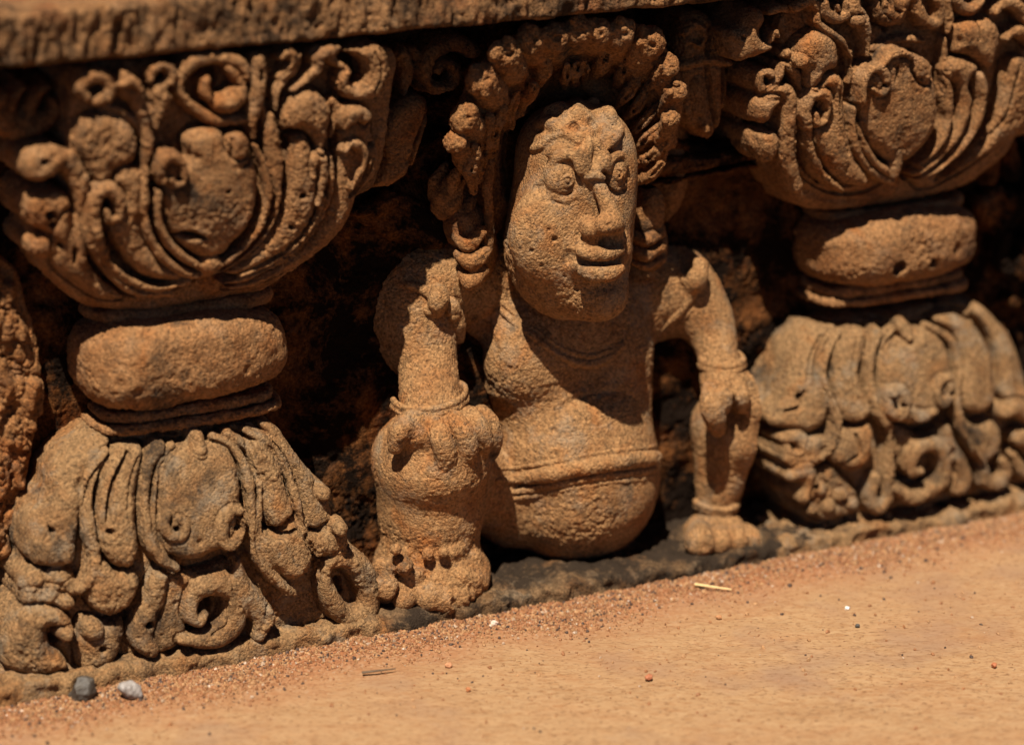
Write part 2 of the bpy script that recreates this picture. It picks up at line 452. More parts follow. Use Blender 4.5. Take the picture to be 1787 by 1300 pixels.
xs = np.concatenate([[-12, -4, -1.5], np.arange(-.8, .9, .012), [1.5, 4, 12]]); ys = np.concatenate([[-12, -5, -2, -1.2], np.arange(-.9, -.29, .012)])
V, Q = grid_mesh(xs, ys, lambda X, Y: np.where((abs(X) < .8) & (Y > -.9), -.004+.004*vnoise(np.stack([X.ravel(), Y.ravel(), 0*X.ravel()], 1), .03, 9).reshape(X.shape), -.006)-.004)
M_absorber, nt, b = nt_mat('dark bounce absorber')
geo = N(nt, 'ShaderNodeNewGeometry')
nt.links.new(ramp(nt, noise(nt, geo.outputs['Position'], 30, 6, .7), [(.3, (.020, .014, .008)), (.6, (.045, .030, .018)), (.8, (.035, .040, .015))]), b.inputs['Base Color'])
b.inputs['Roughness'].default_value = 1.; b.inputs['Specular IOR Level'].default_value = .1
tag(mesh_obj('bounce_absorber', V, Q, M_absorber), 'added dark ground out of view past the paving edge, cutting bounce light', kind='structure')  # unseen ground, added to keep bounce light off the carvings

# grit, sand grains: far past counting
def scatter(name, n, mats, sizef, posf, seed, label, cat):
    rs = np.random.RandomState(seed)
    t = (1+5**.5)/2
    ico = np.array([(-1, t, 0), (1, t, 0), (-1, -t, 0), (1, -t, 0), (0, -1, t), (0, 1, t), (0, -1, -t), (0, 1, -t), (t, 0, -1), (t, 0, 1), (-t, 0, -1), (-t, 0, 1)])/1.9
    T = np.array([(0, 11, 5), (0, 5, 1), (0, 1, 7), (0, 7, 10), (0, 10, 11), (1, 5, 9), (5, 11, 4), (11, 10, 2), (10, 7, 6), (7, 1, 8), (3, 9, 4), (3, 4, 2), (3, 2, 6), (3, 6, 8), (3, 8, 9), (4, 9, 5), (2, 4, 11), (6, 2, 10), (8, 6, 7), (9, 8, 1)])
    pos = posf(rs, n); r = sizef(rs, n, pos)
    sh = ico[None]*(1+.28*(rs.rand(n, 12, 1)-.5)*2)*(.6+.7*rs.rand(n, 1, 3))*r[:, None, None]
    V = (sh+pos[:, None, :]).reshape(-1, 3); Q = (T[None]+12*np.arange(n)[:, None, None]).reshape(-1, 3)
    o = mesh_obj(name, V, Q, mats[0], smooth=False)
    for m_ in mats[1:]: o.data.materials.append(m_)
    mi = np.repeat(rs.choice(len(mats), n, p=[.46, .36, .06, .12]), 20)
    o.data.polygons.foreach_set('material_index', mi.astype(np.int32))
    return tag(o, label, cat, kind='stuff')
def plain(name, c, rough=.7):
    m, nt, b = nt_mat(name)
    geo = N(nt, 'ShaderNodeNewGeometry')
    n_ = noise(nt, geo.outputs['Position'], 300, 3)
    cc = ramp(nt, n_, [(.3, tuple(x*.7 for x in c)), (.7, tuple(min(1, x*1.2) for x in c))])
    nt.links.new(cc, b.inputs['Base Color']); b.inputs['Roughness'].default_value = rough
    bm = N(nt, 'ShaderNodeBump'); bm.inputs['Distance'].default_value = .0003
    nt.links.new(noise(nt, geo.outputs['Position'], 900, 3), bm.inputs['Height']); nt.links.new(bm.outputs[0], b.inputs['Normal'])
    return m
grits = [plain('red grit', (.25, .10, .034)), plain('tan grit', (.33, .17, .07)), plain('pale quartz grit', (.38, .26, .17), .4), plain('dark grit', (.06, .03, .018))]
def near_pos(rs, n):
    x = rs.uniform(-.34, .42, n); d = np.abs(rs.normal(0, .015, n)) + .0*x
    wob = .010*np.sin(x*31+1)+.008*np.sin(x*73)+.008
    y = -.055-d-np.clip(wob, 0, 1)*rs.rand(n)
    return np.stack([x, y, ground_z(x, y)+.0003], 1)
def far_pos(rs, n):
    x = rs.uniform(-.36, .5, n); y = -.06-rs.rand(n)**1.4*.24
    return np.stack([x, y, ground_z(x, y)+.0002], 1)
scatter('sand_grit', 30000, grits, lambda rs, n, p: .0003+.00075*rs.rand(n)**2.5, near_pos, 1, 'reddish sand grains drifted along the foot of the carved frieze', 'sand')
scatter('loose_grit', 2600, grits, lambda rs, n, p: .0003+.0009*rs.rand(n)**4, far_pos, 2, 'fine red grains scattered thinly over the open paving stone', 'grit')

# ------------------------------------------------------------------ small loose things
def pebble(name, u, v, r, mat, label, seed, d=.072, sq=(1.2, .9, .8), rough=.3, tilt=0):
    p = at(u, v, d)
    # put it on the ground: intersect the sight line with z = r*.6
    rr = fw + rt*(u-U0)/FPX + up*(V0-v)/FPX; t = (r*.42-CAM[2])/rr[2]; p = CAM+rr*t
    vol = Vol(p-r*1.6, p+r*1.6, r/14)
    vol.ell(p, np.array(sq)*r*.8, 0, rot=tilt)
    rs = np.random.RandomState(seed)
    for i in range(9):
        dr = rs.normal(size=3); dr /= np.linalg.norm(dr); c = p+dr*r*(.50+.15*rs.rand())
        vol.ell(c+dr*r*4, r*4, r*.04, sub=True)
    V, Q = vol.mesh(); Nn = normals(V, Q)
    V = V+Nn*(r*.13*vnoise(V, r*.7, seed)+r*.05*vnoise(V, r*.22, seed+1))[:, None]
    o = mesh_obj(name, V-np.array([p[0], p[1], 0]), Q, mat); o.location = (p[0], p[1], 0)
    return tag(o, label, 'pebble')
pebble('pebble', 143, 1204, .0085, plain('dark basalt', (.055, .042, .030), .6), 'dark brown pebble lying against the plinth at the bottom left', 3, sq=(1.15, .8, .95))
pebble('pebble', 230, 1205, .0070, plain('pale grey quartz', (.26, .225, .20), .5), 'pale grey pointed pebble beside the dark one at the bottom left', 12, sq=(1.25, .7, .75), tilt=-25)
for u, v, r, c, lb, sd in ((1133, 1181, .0022, (.36, .12, .05), 'small red stone chip alone on the open paving below the sitting figure', 5),
                     (1478, 1061, .0016, (.80, .76, .68), 'tiny white chip on the paving towards the right', 6),
                     (817, 1202, .0017, (.42, .15, .05), 'small orange chip on the paving below the front foot', 7),
                     (1255, 1077, .0018, (.40, .18, .07), 'orange brown grain on the paving below the straw', 8),
                     (1497, 1091, .0014, (.06, .05, .04), 'tiny black chip on the paving below the white one', 9),
                     (783, 1160, .0019, (.45, .2, .09), 'orange chip near the sand at the foot of the plinth', 10),
                     (863, 1086, .0021, (.6, .45, .35), 'pale pink grain at the plinth edge beside the front foot', 15),
                     (1735, 1160, .0019, (.40, .13, .05), 'red chip on the paving at the right edge', 11)):
    pebble('stone_chip', u, v, r, plain('chip %d' % sd, c), lb, sd)
def stick(name, a, b, r, mat, label, cat):
    def g(u, v):
        rr = fw + rt*(u-U0)/FPX + up*(V0-v)/FPX; t = (.0016-CAM[2])/rr[2]; return CAM+rr*t
    A, B = g(*a), g(*b); L = B-A; n = 7; Vv = []; 
    side = np.cross(L/np.linalg.norm(L), (0, 0, 1)); 
    for i in range(n):
        t = i/(n-1); c = A+L*t+side*r*1.5*math.sin(t*3)+np.array([0, 0, .0006*math.sin(t*3.1)])
        rr_ = r*(1-.55*t)
        for k in range(6):
            an = k*math.pi/3; Vv.append(c+side*rr_*math.cos(an)+np.array([0, 0, 1])*rr_*.6*math.sin(an))
    Qs = [(i*6+k, i*6+(k+1) % 6, (i+1)*6+(k+1) % 6, (i+1)*6+k) for i in range(n-1) for k in range(6)]
    Vv = np.array(Vv); o = mesh_obj(name, Vv-np.array([A[0], A[1], 0]), Qs, mat); o.location = (A[0], A[1], 0)
    return tag(o, label, cat)
stick('straw', (1213, 1019), (1277, 1028), .0011, plain('dry straw', (.72, .50, .22)), 'short yellow straw lying on the sand below the far foot', 'straw')
stick('twig', (632, 1173), (690, 1166), .0009, plain('dry twig', (.10, .06, .03)), 'thin dark twig on the sand left of the front foot', 'twig')

# ------------------------------------------------------------------ slab on top
DS, ZS0, ZS1 = .070, .2885, .3135
def slab():
    # front face carries upright chisel strokes; long block with worn edges
    xs = np.arange(-.48, .56, .0009)
    def prof(X, s):
        return 0
    prof_pts = [(.0, ZS0+.0), (-.05, ZS0), (-.064, ZS0), (-.068, ZS0+.0007), (-.0695, ZS0+.002)]
    zz = np.arange(ZS0+.003, ZS1-.003, .0009)
    prof_pts += [(-.070, z) for z in zz] + [(-.0693, ZS1-.002), (-.0675, ZS1-.0007), (-.064, ZS1)]
    prof_pts += [(y, ZS1) for y in np.arange(-.061, .03, .003)] + [(.1, ZS1), (.5, ZS1), (.5, ZS0), (0.0, ZS0)]
    pr = np.array(prof_pts); n, m = len(xs), len(pr)
    X = np.repeat(xs[:, None], m, 1); V = np.stack([X, np.repeat(pr[None, :, 0], n, 0), np.repeat(pr[None, :, 1], n, 0)], -1).reshape(-1, 3)
    i = np.arange(n*m).reshape(n, m)
    Q = np.stack([i[:-1, :-1], i[:-1, 1:], i[1:, 1:], i[1:, :-1]], -1).reshape(-1, 4)
    face = (V[:, 1] < -.05) & (V[:, 2] > ZS0-.001)
    front = (V[:, 1] < -.067)
    q = V*np.array([1, 1, .28])
    ch = vnoise(q, .0034, 21)*.0017+vnoise(q, .0016, 22)*.0012-.0035*np.clip(vnoise(q, .0065, 23)-.25, 0, 1)
    ch = ch*(.85+.4*vnoise(V, .03, 28))+.0012*vnoise(V, .02, 24)-.0022*pitnoise(V*np.array([1, 1, .6]), .006, .3, 5)-.0015*pitnoise(V, .003, .3, 6)+.0008*vnoise(V, .0042, 29)+.0003*vnoise(V, .0012, 31)
    V[:, 1] -= np.where(front, ch, 0)
    V[:, 2] += np.where(face & ~front, .0006*vnoise(V, .012, 25)+.0003*vnoise(V, .003, 26), 0)+np.where(face, .0007*vnoise(V*np.array([1, .2, .1]), .009, 27), 0)
    Q = np.vstack([Q])
    return V, Q
V, Q = slab()
me_slab = mesh_obj('coping_slab', V, Q, M_slab)
tag(me_slab, 'thick sandstone slab with chisel marked front edge lying on top of the frieze', 'stone slab')

# ------------------------------------------------------------------ plinth
def plinth():
    xs = np.arange(-.5, .56, .0012)
    pr = [(.0, .0)]; pr = [(-.0635, -.006), (-.0635, -.002), (-.0632, .001), (-.063, .003), (-.0632, .0045), (-.0625, .006), (-.061, .0072), (-.0585, .008)]
    pr += [(y, .0083) for y in np.arange(-.056, .004, .0018)]
    pr = np.array(pr); n, m = len(xs), len(pr)
    V = np.stack([np.repeat(xs[:, None], m, 1), np.repeat(pr[None, :, 0], n, 0), np.repeat(pr[None, :, 1], n, 0)], -1).reshape(-1, 3)
    i = np.arange(n*m).reshape(n, m); Q = np.stack([i[:-1, :-1], i[1:, :-1], i[1:, 1:], i[:-1, 1:]], -1).reshape(-1, 4)
    dz = .0018*vnoise(V, .011, 41)+.0016*vnoise(V, .0048, 42)+.0008*vnoise(V, .0022, 43)-.002*np.clip(vnoise(V, .018, 44)-.1, 0, 1)
    V[:, 2] += np.where(V[:, 2] > 0, dz, 0); V[:, 1] -= np.where(V[:, 1] < -.057, .0018*vnoise(V, .009, 45)+.0014*vnoise(V, .0042, 46)+.0007*vnoise(V, .002, 47), 0)
    return V, Q
V, Q = plinth()
plo = mesh_obj('stone_plinth', V, Q, M_base); plo.data.materials.append(M_plin_shade)
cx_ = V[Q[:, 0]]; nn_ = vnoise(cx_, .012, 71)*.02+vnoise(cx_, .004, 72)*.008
plo.data.polygons.foreach_set('material_index', ((cx_[:, 0]+nn_ > -.07) & (cx_[:, 0]+nn_ < .158)).astype(np.int32))  # middle stretch gets the darker tone: black growth plus painted shade of the figure
tag(plo, 'low rough stone ledge darkened by lichen and painted shade along the foot of the whole frieze', 'plinth')

# ------------------------------------------------------------------ back wall with its low carving
a1 = zoomer(0, 0, .4308); a2 = zoomer(0, 500, .5693); a3 = zoomer(740, 0, .4769); a4 = zoomer(600, 440, .5232)
a6 = zoomer(1180, 0, .3847); a7 = zoomer(1280, 340, .4922); px = lambda p: p
wref = lambda X, Z: .015+.004*np.sin(X*9)+0*Z
wall = Relief(-.50, .56, .0, .2885, wref, g=.0007, floor=0)
q = np.stack([wall.X.ravel(), 0*wall.X.ravel(), wall.Z.ravel()], 1)
wall.D = (.010+.0018*vnoise(q, .024, 51)+.0012*vnoise(q, .009, 52)+.0007*vnoise(q*np.array([1, 1, .5]), .004, 53)-.0012*np.clip(vnoise(q, .006, 54)-.3, 0, 1)).reshape(wall.X.shape)
wthing = thing('frieze_wall', (0, 0, 0), 'dark red brown recessed back wall of the frieze behind the carvings', 'wall')
CUR = [None]
def orn(x0, x1, z0, z1): CUR[0] = Relief(x0, x1, z0, z1, wref, g=.0004)
def orn_done(name, mat, seed):
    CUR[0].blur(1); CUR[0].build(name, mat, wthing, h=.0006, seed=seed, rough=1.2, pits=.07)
def wl(P, tr=px, h=.008, bev=.006, off=0., **k): CUR[0].leaf(P, tr, h*1.3, bev*1.4, off, **k)
def wt(P, r, tr=px, h=.006, off=0.): CUR[0].tube(P, tr, r, h*1.25, off)
def wg(P, r, tr=px, h=.004): CUR[0].groove(P, tr, r, h)
# between the left capital and the mane: leaf and scroll in the shade
orn(-.09, .0, .19, .285)
wl([(670, 215), (700, 180), (745, 170), (755, 210), (742, 255), (725, 300), (690, 328), (650, 330), (668, 280)], h=.012, off=.010)
wg([(720, 190), (700, 240), (690, 290), (668, 318)], 7, h=.004)
wg([(742, 200), (722, 262), (700, 300)], 5, h=.003)
orn_done('carved_leaf', M_hair, 601); orn(-.07, .02, .235, .287)
wt([(832, 90), (800, 78), (765, 90), (745, 125), (760, 155), (795, 150), (800, 122), (778, 112), (768, 128)], [14, 14, 14, 13, 12, 10, 9, 8, 6], h=.009, off=.008)
wt([(705, 95), (715, 130), (708, 165)], [12, 14, 8], h=.008, off=.008)
wt([(720, 90), (735, 110), (728, 150)], [8, 9, 5], h=.006, off=.006)
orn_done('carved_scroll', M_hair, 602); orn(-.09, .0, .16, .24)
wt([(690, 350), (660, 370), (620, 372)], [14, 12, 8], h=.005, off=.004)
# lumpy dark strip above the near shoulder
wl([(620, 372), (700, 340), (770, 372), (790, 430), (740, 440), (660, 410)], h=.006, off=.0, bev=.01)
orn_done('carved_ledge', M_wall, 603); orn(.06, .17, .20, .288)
# right of the mane: hanging leaf bundle and the band under it
wl([(1195, 35), (1240, 25), (1262, 60), (1275, 110), (1280, 160), (1268, 215), (1245, 250), (1215, 232), (1190, 200), (1180, 120)], h=.012, off=.010, bev=.008)
for P in ([(1210, 40), (1205, 100), (1212, 160), (1222, 215)], [(1232, 40), (1236, 100), (1235, 160), (1240, 225)], [(1256, 80), (1260, 140), (1256, 200)]): wg(P, 5, h=.004)
wt([(1200, 60), (1218, 44), (1234, 60), (1226, 82), (1212, 76)], [8, 8, 8, 6, 4], h=.006, off=.018)
wt([(1190, 118), (1235, 108), (1276, 112)], [8, 8, 8], h=.005, off=.018)
wt([(1222, 150), (1226, 190), (1236, 228)], [14, 14, 8], h=.007, off=.016)
wt([(1165, 150), (1160, 190), (1170, 230)], [12, 12, 9], h=.007, off=.010)
wt([(1290, 150), (1300, 180), (1295, 215)], [10, 11, 7], h=.006, off=.006)
orn_done('hanging_foliage', M_hair, 604); orn(.05, .19, .19, .26)
wt([(1120, 300), (1200, 290), (1280, 272), (1350, 262)], [16, 17, 17, 14], h=.008, off=.003)
wt([(1120, 322), (1200, 312), (1280, 296), (1340, 290)], 6, h=.006, off=.001)
wt([(1180, 252), (1240, 262), (1300, 244), (1345, 240)], [9, 9, 9, 8], h=.006, off=.002)
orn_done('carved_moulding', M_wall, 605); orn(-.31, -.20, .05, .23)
# rough vertical strip at the left edge of the picture
rsw = np.random.RandomState(11)
wl([(-60, 470), (20, 460), (48, 520), (72, 600), (78, 700), (62, 790), (40, 880), (20, 980), (-60, 990)], h=.006, bev=.014, off=.002)
for i in range(170):
    u, v = rsw.uniform(-60, 70), rsw.uniform(450, 1000)
    if u > 72-abs(v-690)*.25: continue
    wt([(u, v), (u+rsw.uniform(-14, 14), v+rsw.uniform(10, 40))], rsw.uniform(8, 20), h=rsw.uniform(.003, .010), off=.003)
orn_done('carved_border', M_hair, 606); orn(-.29, -.20, .20, .28)
# curled leaf at the upper left edge
wt([(-30, 190), (10, 215), (50, 222), (85, 215), (100, 195), (97, 178)], [22, 26, 24, 18, 12, 9], h=.012, off=.020)
for P in ([(15, 205), (28, 175), (44, 152)], [(48, 205), (66, 172), (88, 150)], [(-10, 195), (2, 180), (12, 165)]): wt(P, [15, 12, 5], h=.011, off=.020)
wt([(0, 270), (20, 250), (10, 232)], [14, 12, 8], h=.008, off=.01)
orn_done('curled_leaf', M_hair, 607); orn(.24, .36, .10, .27)
# right edge: shaded relief
for i in range(40):
    u, v = rsw.uniform(1715, 1850), rsw.uniform(210, 620)
    wt([(u, v), (u+rsw.uniform(-10, 10), v+rsw.uniform(10, 50))], rsw.uniform(8, 18), h=rsw.uniform(.003, .006), off=.004)
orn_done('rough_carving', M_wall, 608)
wall.blur(1)
V = np.stack([wall.X, -wall.D, wall.Z], -1).reshape(-1, 3); n_, m_ = wall.X.shape; i_ = np.arange(n_*m_).reshape(n_, m_)
Q = np.stack([i_[:-1, :-1], i_[1:, :-1], i_[1:, 1:], i_[:-1, 1:]], -1).reshape(-1, 4)
V = weather(V, Q, rough=1.5, pits=.12, seed=60)
# give the wall its body: a closed block behind the carved face
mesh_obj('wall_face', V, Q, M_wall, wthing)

# ------------------------------------------------------------------ pilasters
def sstep(x): x = np.clip(x, 0, 1); return x*x*(3-2*x)
def cap_ref(uc, z0, z1, hw0, hw1, d0, d1, c, ax=0):
    xc = at(uc, 350, .05)[0] if ax == 0 else ax
    def f(X, Z):
        t = (Z-z0)/(z1-z0); tt = np.clip(t, 0, 1)
        hw = hw0+(hw1-hw0)*np.sqrt(tt)
        return d0+(d1-d0)*tt**.5-c*np.clip(np.abs(X-xc)/hw, 0, 1.3)**2.5
    return f
XL = -.150
def build_capital_left(parent):
    R = Relief(-.262, -.03, .158, .2882, cap_ref(0, .165, .285, .052, .102, .038, .066, .004, ax=XL), g=.0003)
    L = lambda P, h=.006, bev=.004, off=0., **k: R.leaf(P, a1, h, bev, off, **k)
    T = lambda P, r, h=.004, off=0.: R.tube(P, a1, r, h, off)
    G = lambda P, r, h=.003: R.groove(P, a1, r, h)
    # bell body and the upper field between the leaves
    L([(300, 330), (330, 900), (240, 1000), (260, 1160), (360, 1250), (600, 1275), (820, 1240), (1060, 1190), (1230, 1090), (1350, 970), (1430, 830), (1540, 740), (1600, 400), (1590, 200), (1200, 200), (700, 250)], h=.008, bev=.020, off=-.012, cut=False)
    L([(150, 930), (260, 980), (350, 1050), (430, 1140), (560, 1210), (760, 1160), (870, 1100), (1000, 1130), (1200, 1040), (1320, 940), (1440, 800), (1425, 890), (1330, 1010), (1200, 1110), (1050, 1190), (820, 1240), (600, 1270), (360, 1240), (230, 1150), (150, 1030)], h=.009, bev=.016, off=-.011)
    # outer left leaf: arched crest, curled lobes
    T([(340, 1060), (330, 900), (335, 780), (310, 690), (250, 650), (180, 650)], [16, 22, 30, 36, 40, 40], h=.008, off=-.004)
    L([(95, 690), (110, 640), (170, 610), (240, 610), (280, 640), (250, 700), (190, 740), (120, 740)], h=.010, bev=.007, off=-.003)
    R.pit(182, 660, 18, a1, .004)
    L([(118, 880), (125, 820), (170, 785), (250, 780), (295, 810), (300, 900), (265, 1000), (190, 950), (140, 930)], h=.010, bev=.007, off=-.005)
    R.pit(215, 880, 22, a1, .006); R.pit(225, 920, 20, a1, .005)
    R.ball(185, 1010, 48, a1, h=.010, off=-.006)
    L([(230, 900), (300, 860), (340, 1000), (420, 1130), (520, 1210), (420, 1220), (300, 1150), (220, 1060)], h=.007, bev=.01, off=-.005)
    R.pit(262, 1003, 18, a1, .006); G([(318, 1020), (315, 1075)], [14, 8], .006)
    # left rims
    T([(345, 730), (350, 860), (385, 1010), (460, 1120), (560, 1190), (700, 1190)], 17, h=.006, off=-.001)
    T([(395, 860), (398, 960), (440, 1060), (530, 1140), (650, 1175), (760, 1140)], 17, h=.006, off=0)
    # round topped leaf behind
    L([(318, 600), (335, 520), (390, 475), (450, 465), (515, 490), (555, 540), (570, 610), (540, 680), (470, 720), (420, 790), (385, 740), (345, 670)], h=.010, bev=.012, off=-.004)
    # inner left petal and its curl
    L([(470, 740), (490, 695), (540, 682), (590, 700), (598, 780), (585, 880), (600, 980), (650, 1060), (760, 1120), (660, 1150), (560, 1110), (490, 1030), (450, 930), (480, 860), (500, 800)], h=.009, bev=.009, off=-.002)
    T([(405, 960), (390, 890), (392, 820), (425, 780), (470, 785), (492, 830), (485, 885), (450, 895), (437, 860)], [18, 26, 30, 30, 28, 25, 22, 16, 12], h=.009, off=0)
    R.pit(458, 868, 14, a1, .006)
    # rims around the centre leaf
    T([(600, 690), (590, 800), (592, 890), (625, 990), (690, 1070), (770, 1115), (850, 1120)], [10, 16, 17, 17, 17, 15, 10], h=.007, off=0)
    G([(632, 500), (622, 640), (618, 800), (640, 930), (700, 1030), (790, 1090)], [16, 14, 11, 10, 10, 7], .005)
    T([(655, 790), (650, 880), (680, 970), (740, 1040), (830, 1090)], 15, h=.007, off=.001)
    T([(1045, 600), (1080, 690), (1095, 790), (1075, 890), (1010, 990), (930, 1060), (880, 1090)], [10, 15, 16, 16, 16, 14, 10], h=.007, off=.001)
    T([(1112, 700), (1130, 800), (1115, 900), (1050, 1000), (960, 1070), (890, 1110)], [10, 15, 15, 15, 14, 10], h=.007, off=0)
    # the centre leaf
    L([(668, 760), (655, 700), (672, 645), (715, 630), (765, 655), (780, 640), (772, 580), (805, 540), (860, 528), (910, 545), (930, 600), (945, 560), (985, 545), (1020, 570), (1040, 640), (1062, 740), (1055, 830), (1020, 920), (950, 1000), (870, 1060), (790, 1030), (710, 960), (672, 870)], h=.013, bev=.009, off=-.002, sag=.0007)
    T([(668, 740), (658, 690), (690, 645), (735, 655), (752, 700), (742, 745), (715, 755), (700, 735)], [14, 18, 19, 19, 18, 16, 14, 10], h=.005, off=.006)
    R.pit(716, 722, 13, a1, .005)
    L([(935, 610), (940, 565), (985, 545), (1020, 575), (1015, 625), (985, 650), (950, 640)], h=.005, bev=.006, off=.006)
    G([(1000, 600), (1010, 650), (980, 668)], 8, .003); G([(780, 560), (778, 630)], 9, .002); G([(930, 560), (932, 630)], 10, .003); G([(860, 560), (855, 640)], 5, .001)
    G([(705, 955), (740, 945), (780, 950), (825, 960)], [10, 22, 24, 8], .007)
    R.pit(912, 770, 13, a1, .004)
    R.ball(865, 1085, 42, a1, h=.009, off=.001)
    # right petals
    L([(1190, 600), (1195, 560), (1235, 545), (1272, 575), (1280, 640), (1300, 750), (1290, 850), (1240, 950), (1160, 1030), (1040, 1100), (920, 1120), (1010, 1050), (1100, 960), (1140, 880), (1165, 790), (1175, 690)], h=.010, bev=.010, off=-.001)
    R.pit(1220, 790, 17, a1, .006); R.pit(1174, 918, 15, a1, .006)
    T([(1290, 830), (1310, 760), (1318, 680), (1300, 632), (1275, 660), (1272, 720)], [12, 18, 22, 24, 20, 12], h=.008, off=.001)
    T([(1345, 640), (1348, 740), (1320, 850), (1260, 960), (1150, 1060), (1000, 1130), (900, 1150)], [12, 15, 16, 16, 16, 14, 8], h=.006, off=0)
    T([(1318, 800), (1280, 900), (1210, 990), (1100, 1070), (980, 1120)], [8, 11, 11, 11, 8], h=.006, off=.001)
    T([(1110, 470), (1112, 560), (1122, 660), (1132, 760), (1120, 840)], [12, 26, 32, 22, 10], h=.008, off=-.001)
    L([(1150, 510), (1165, 440), (1215, 385), (1270, 370), (1325, 395), (1362, 450), (1350, 530), (1325, 620), (1300, 625), (1270, 560), (1225, 535), (1180, 540)], h=.012, bev=.011, off=-.001)
    G([(1150, 620), (1150, 700), (1150, 770)], 10, .005)
    L([(1380, 510), (1385, 460), (1430, 435), (1490, 440), (1520, 480), (1525, 560), (1545, 640), (1530, 720), (1470, 790), (1430, 890), (1330, 1010), (1200, 1100), (1050, 1170), (930, 1180), (1080, 1110), (1220, 1010), (1310, 900), (1355, 790), (1372, 650)], h=.010, bev=.011, off=-.004)
    L([(1385, 500), (1395, 455), (1440, 436), (1495, 445), (1518, 480), (1500, 520), (1470, 500), (1430, 520), (1400, 540)], h=.006, bev=.006, off=.004)
    R.pit(1490, 495, 18, a1, .006); R.pit(1510, 592, 18, a1, .006); R.pit(1458, 700, 14, a1, .004)
    T([(1405, 620), (1440, 590), (1480, 610), (1485, 670), (1455, 720), (1430, 770)], [14, 18, 20, 18, 14, 8], h=.005, off=.005)
    for P in ([(1520, 640), (1500, 710), (1450, 790)], [(1500, 640), (1480, 720), (1425, 800)]): G(P, 6, .003)
    # upper scroll, right
    T([(1190, 370), (1240, 335), (1290, 285), (1300, 235), (1350, 210)], [12, 18, 24, 26, 20], h=.009, off=-.002)
    L([(1395, 215), (1450, 190), (1540, 180), (1585, 215), (1600, 290), (1580, 360), (1535, 410), (1460, 420), (1400, 400), (1380, 350), (1395, 290), (1425, 280), (1440, 300), (1430, 340), (1460, 355), (1490, 320), (1480, 260), (1440, 230)], h=.012, bev=.010, off=-.002)
    for P in ([(1540, 200), (1570, 280), (1540, 370)], [(1515, 210), (1540, 290), (1510, 370)], [(1565, 220), (1585, 290)]): G(P, 5, .0025)
    G([(1395, 250), (1440, 250), (1470, 290), (1462, 335)], [16, 22, 18, 8], .008)
    T([(1370, 200), (1350, 240), (1390, 270)], [16, 20, 12], h=.008, off=-.003)
    T([(1350, 410), (1370, 460), (1340, 560)], [18, 20, 10], h=.006, off=-.002)
    # top centre scroll
    T([(1000, 330), (985, 270), (900, 240), (810, 250), (750, 300), (735, 370), (790, 440), (880, 490), (1000, 490)], [16, 24, 28, 28, 26, 24, 24, 24, 20], h=.008, off=-.004)
    L([(880, 400), (930, 380), (1000, 335), (1012, 400), (975, 455), (910, 470), (870, 440)], h=.010, bev=.009, off=-.002)
    T([(840, 335), (838, 370), (855, 405)], [24, 26, 16], h=.009, off=-.003)
    G([(830, 310), (880, 290), (895, 340), (870, 385)], [14, 20, 20, 10], .006)
    T([(930, 280), (960, 310), (980, 350)], [14, 18, 10], h=.006, off=-.002)
    T([(1058, 250), (1065, 320), (1050, 420), (1030, 500), (1035, 560)], [24, 34, 32, 22, 12], h=.010, off=-.004)
    G([(1062, 290), (1064, 330)], 10, .003)
    T([(1065, 420), (1080, 500), (1100, 560)], [10, 14, 10], h=.006, off=-.004)
    T([(1150, 320), (1180, 290), (1195, 240), (1175, 215), (1150, 240)], [20, 24, 22, 18, 12], h=.009, off=-.003)
    T([(1215, 230), (1205, 290), (1160, 330), (1130, 380), (1125, 450)], [14, 18, 22, 20, 10], h=.009, off=-.004)
    R.pit(1172, 258, 14, a1, .006)
    # top left pieces
    T([(620, 330), (630, 290), (670, 275), (705, 300), (700, 340), (665, 350)], [18, 24, 26, 24, 20, 14], h=.009, off=-.004)
    R.pit(655, 325, 14, a1, .005)
    T([(650, 380), (665, 410), (650, 450), (640, 520)], [36, 40, 30, 14], h=.010, off=-.004)
    T([(515, 320), (530, 360), (560, 400), (590, 470), (605, 560), (600, 640), (585, 700)], [28, 40, 34, 24, 20, 20, 14], h=.009, off=-.005)
    T([(500, 350), (545, 340), (580, 370)], [14, 20, 12], h=.006, off=.001)
    T([(360, 400), (335, 360), (370, 320), (420, 315), (452, 345), (440, 395), (400, 415)], [20, 26, 28, 28, 26, 26, 20], h=.010, off=-.006)
    R.pit(395, 360, 20, a1, .006)
    T([(430, 440), (500, 460), (550, 500), (580, 560)], [18, 20, 18, 10], h=.007, off=-.007)
    T([(350, 480), (300, 540), (305, 620)], [16, 22, 16], h=.006, off=-.01)
    T([(300, 720), (290, 780), (295, 830)], [14, 20, 14], h=.006, off=-.012)
    R.blur(1)
    o = R.build('capital', M_post, parent, seed=100, rough=1.15, pits=.06)
    return o
def cushion(parent, c, half, ry, rz, mat, seed, tilt=0., dents=()):
    c = np.array(c); vol = Vol(c-np.array([half+.006, ry+.006, rz+.008]), c+np.array([half+.006, ry+.006, rz+.008]), .0006)
    vol.ell(c, (half, ry, rz), 0, pw=3.2, rot=tilt)
    vol.ell(c+np.array([-.01, -.004, .003]), (half*.8, ry*.98, rz*.98), .006, pw=3.)
    for d in dents: vol.ell(np.array(d[:3]), d[3], .002, sub=True)
    V, Q = vol.mesh(); V = V+normals(V, Q)*(.0012*vnoise(V, .03, seed+5)+.0008*vnoise(V, .016, seed+6))[:, None]
    V = weather(V, Q, rough=1.5, pits=.05, seed=seed)
    return mesh_obj('cushion', V, Q, mat, parent)
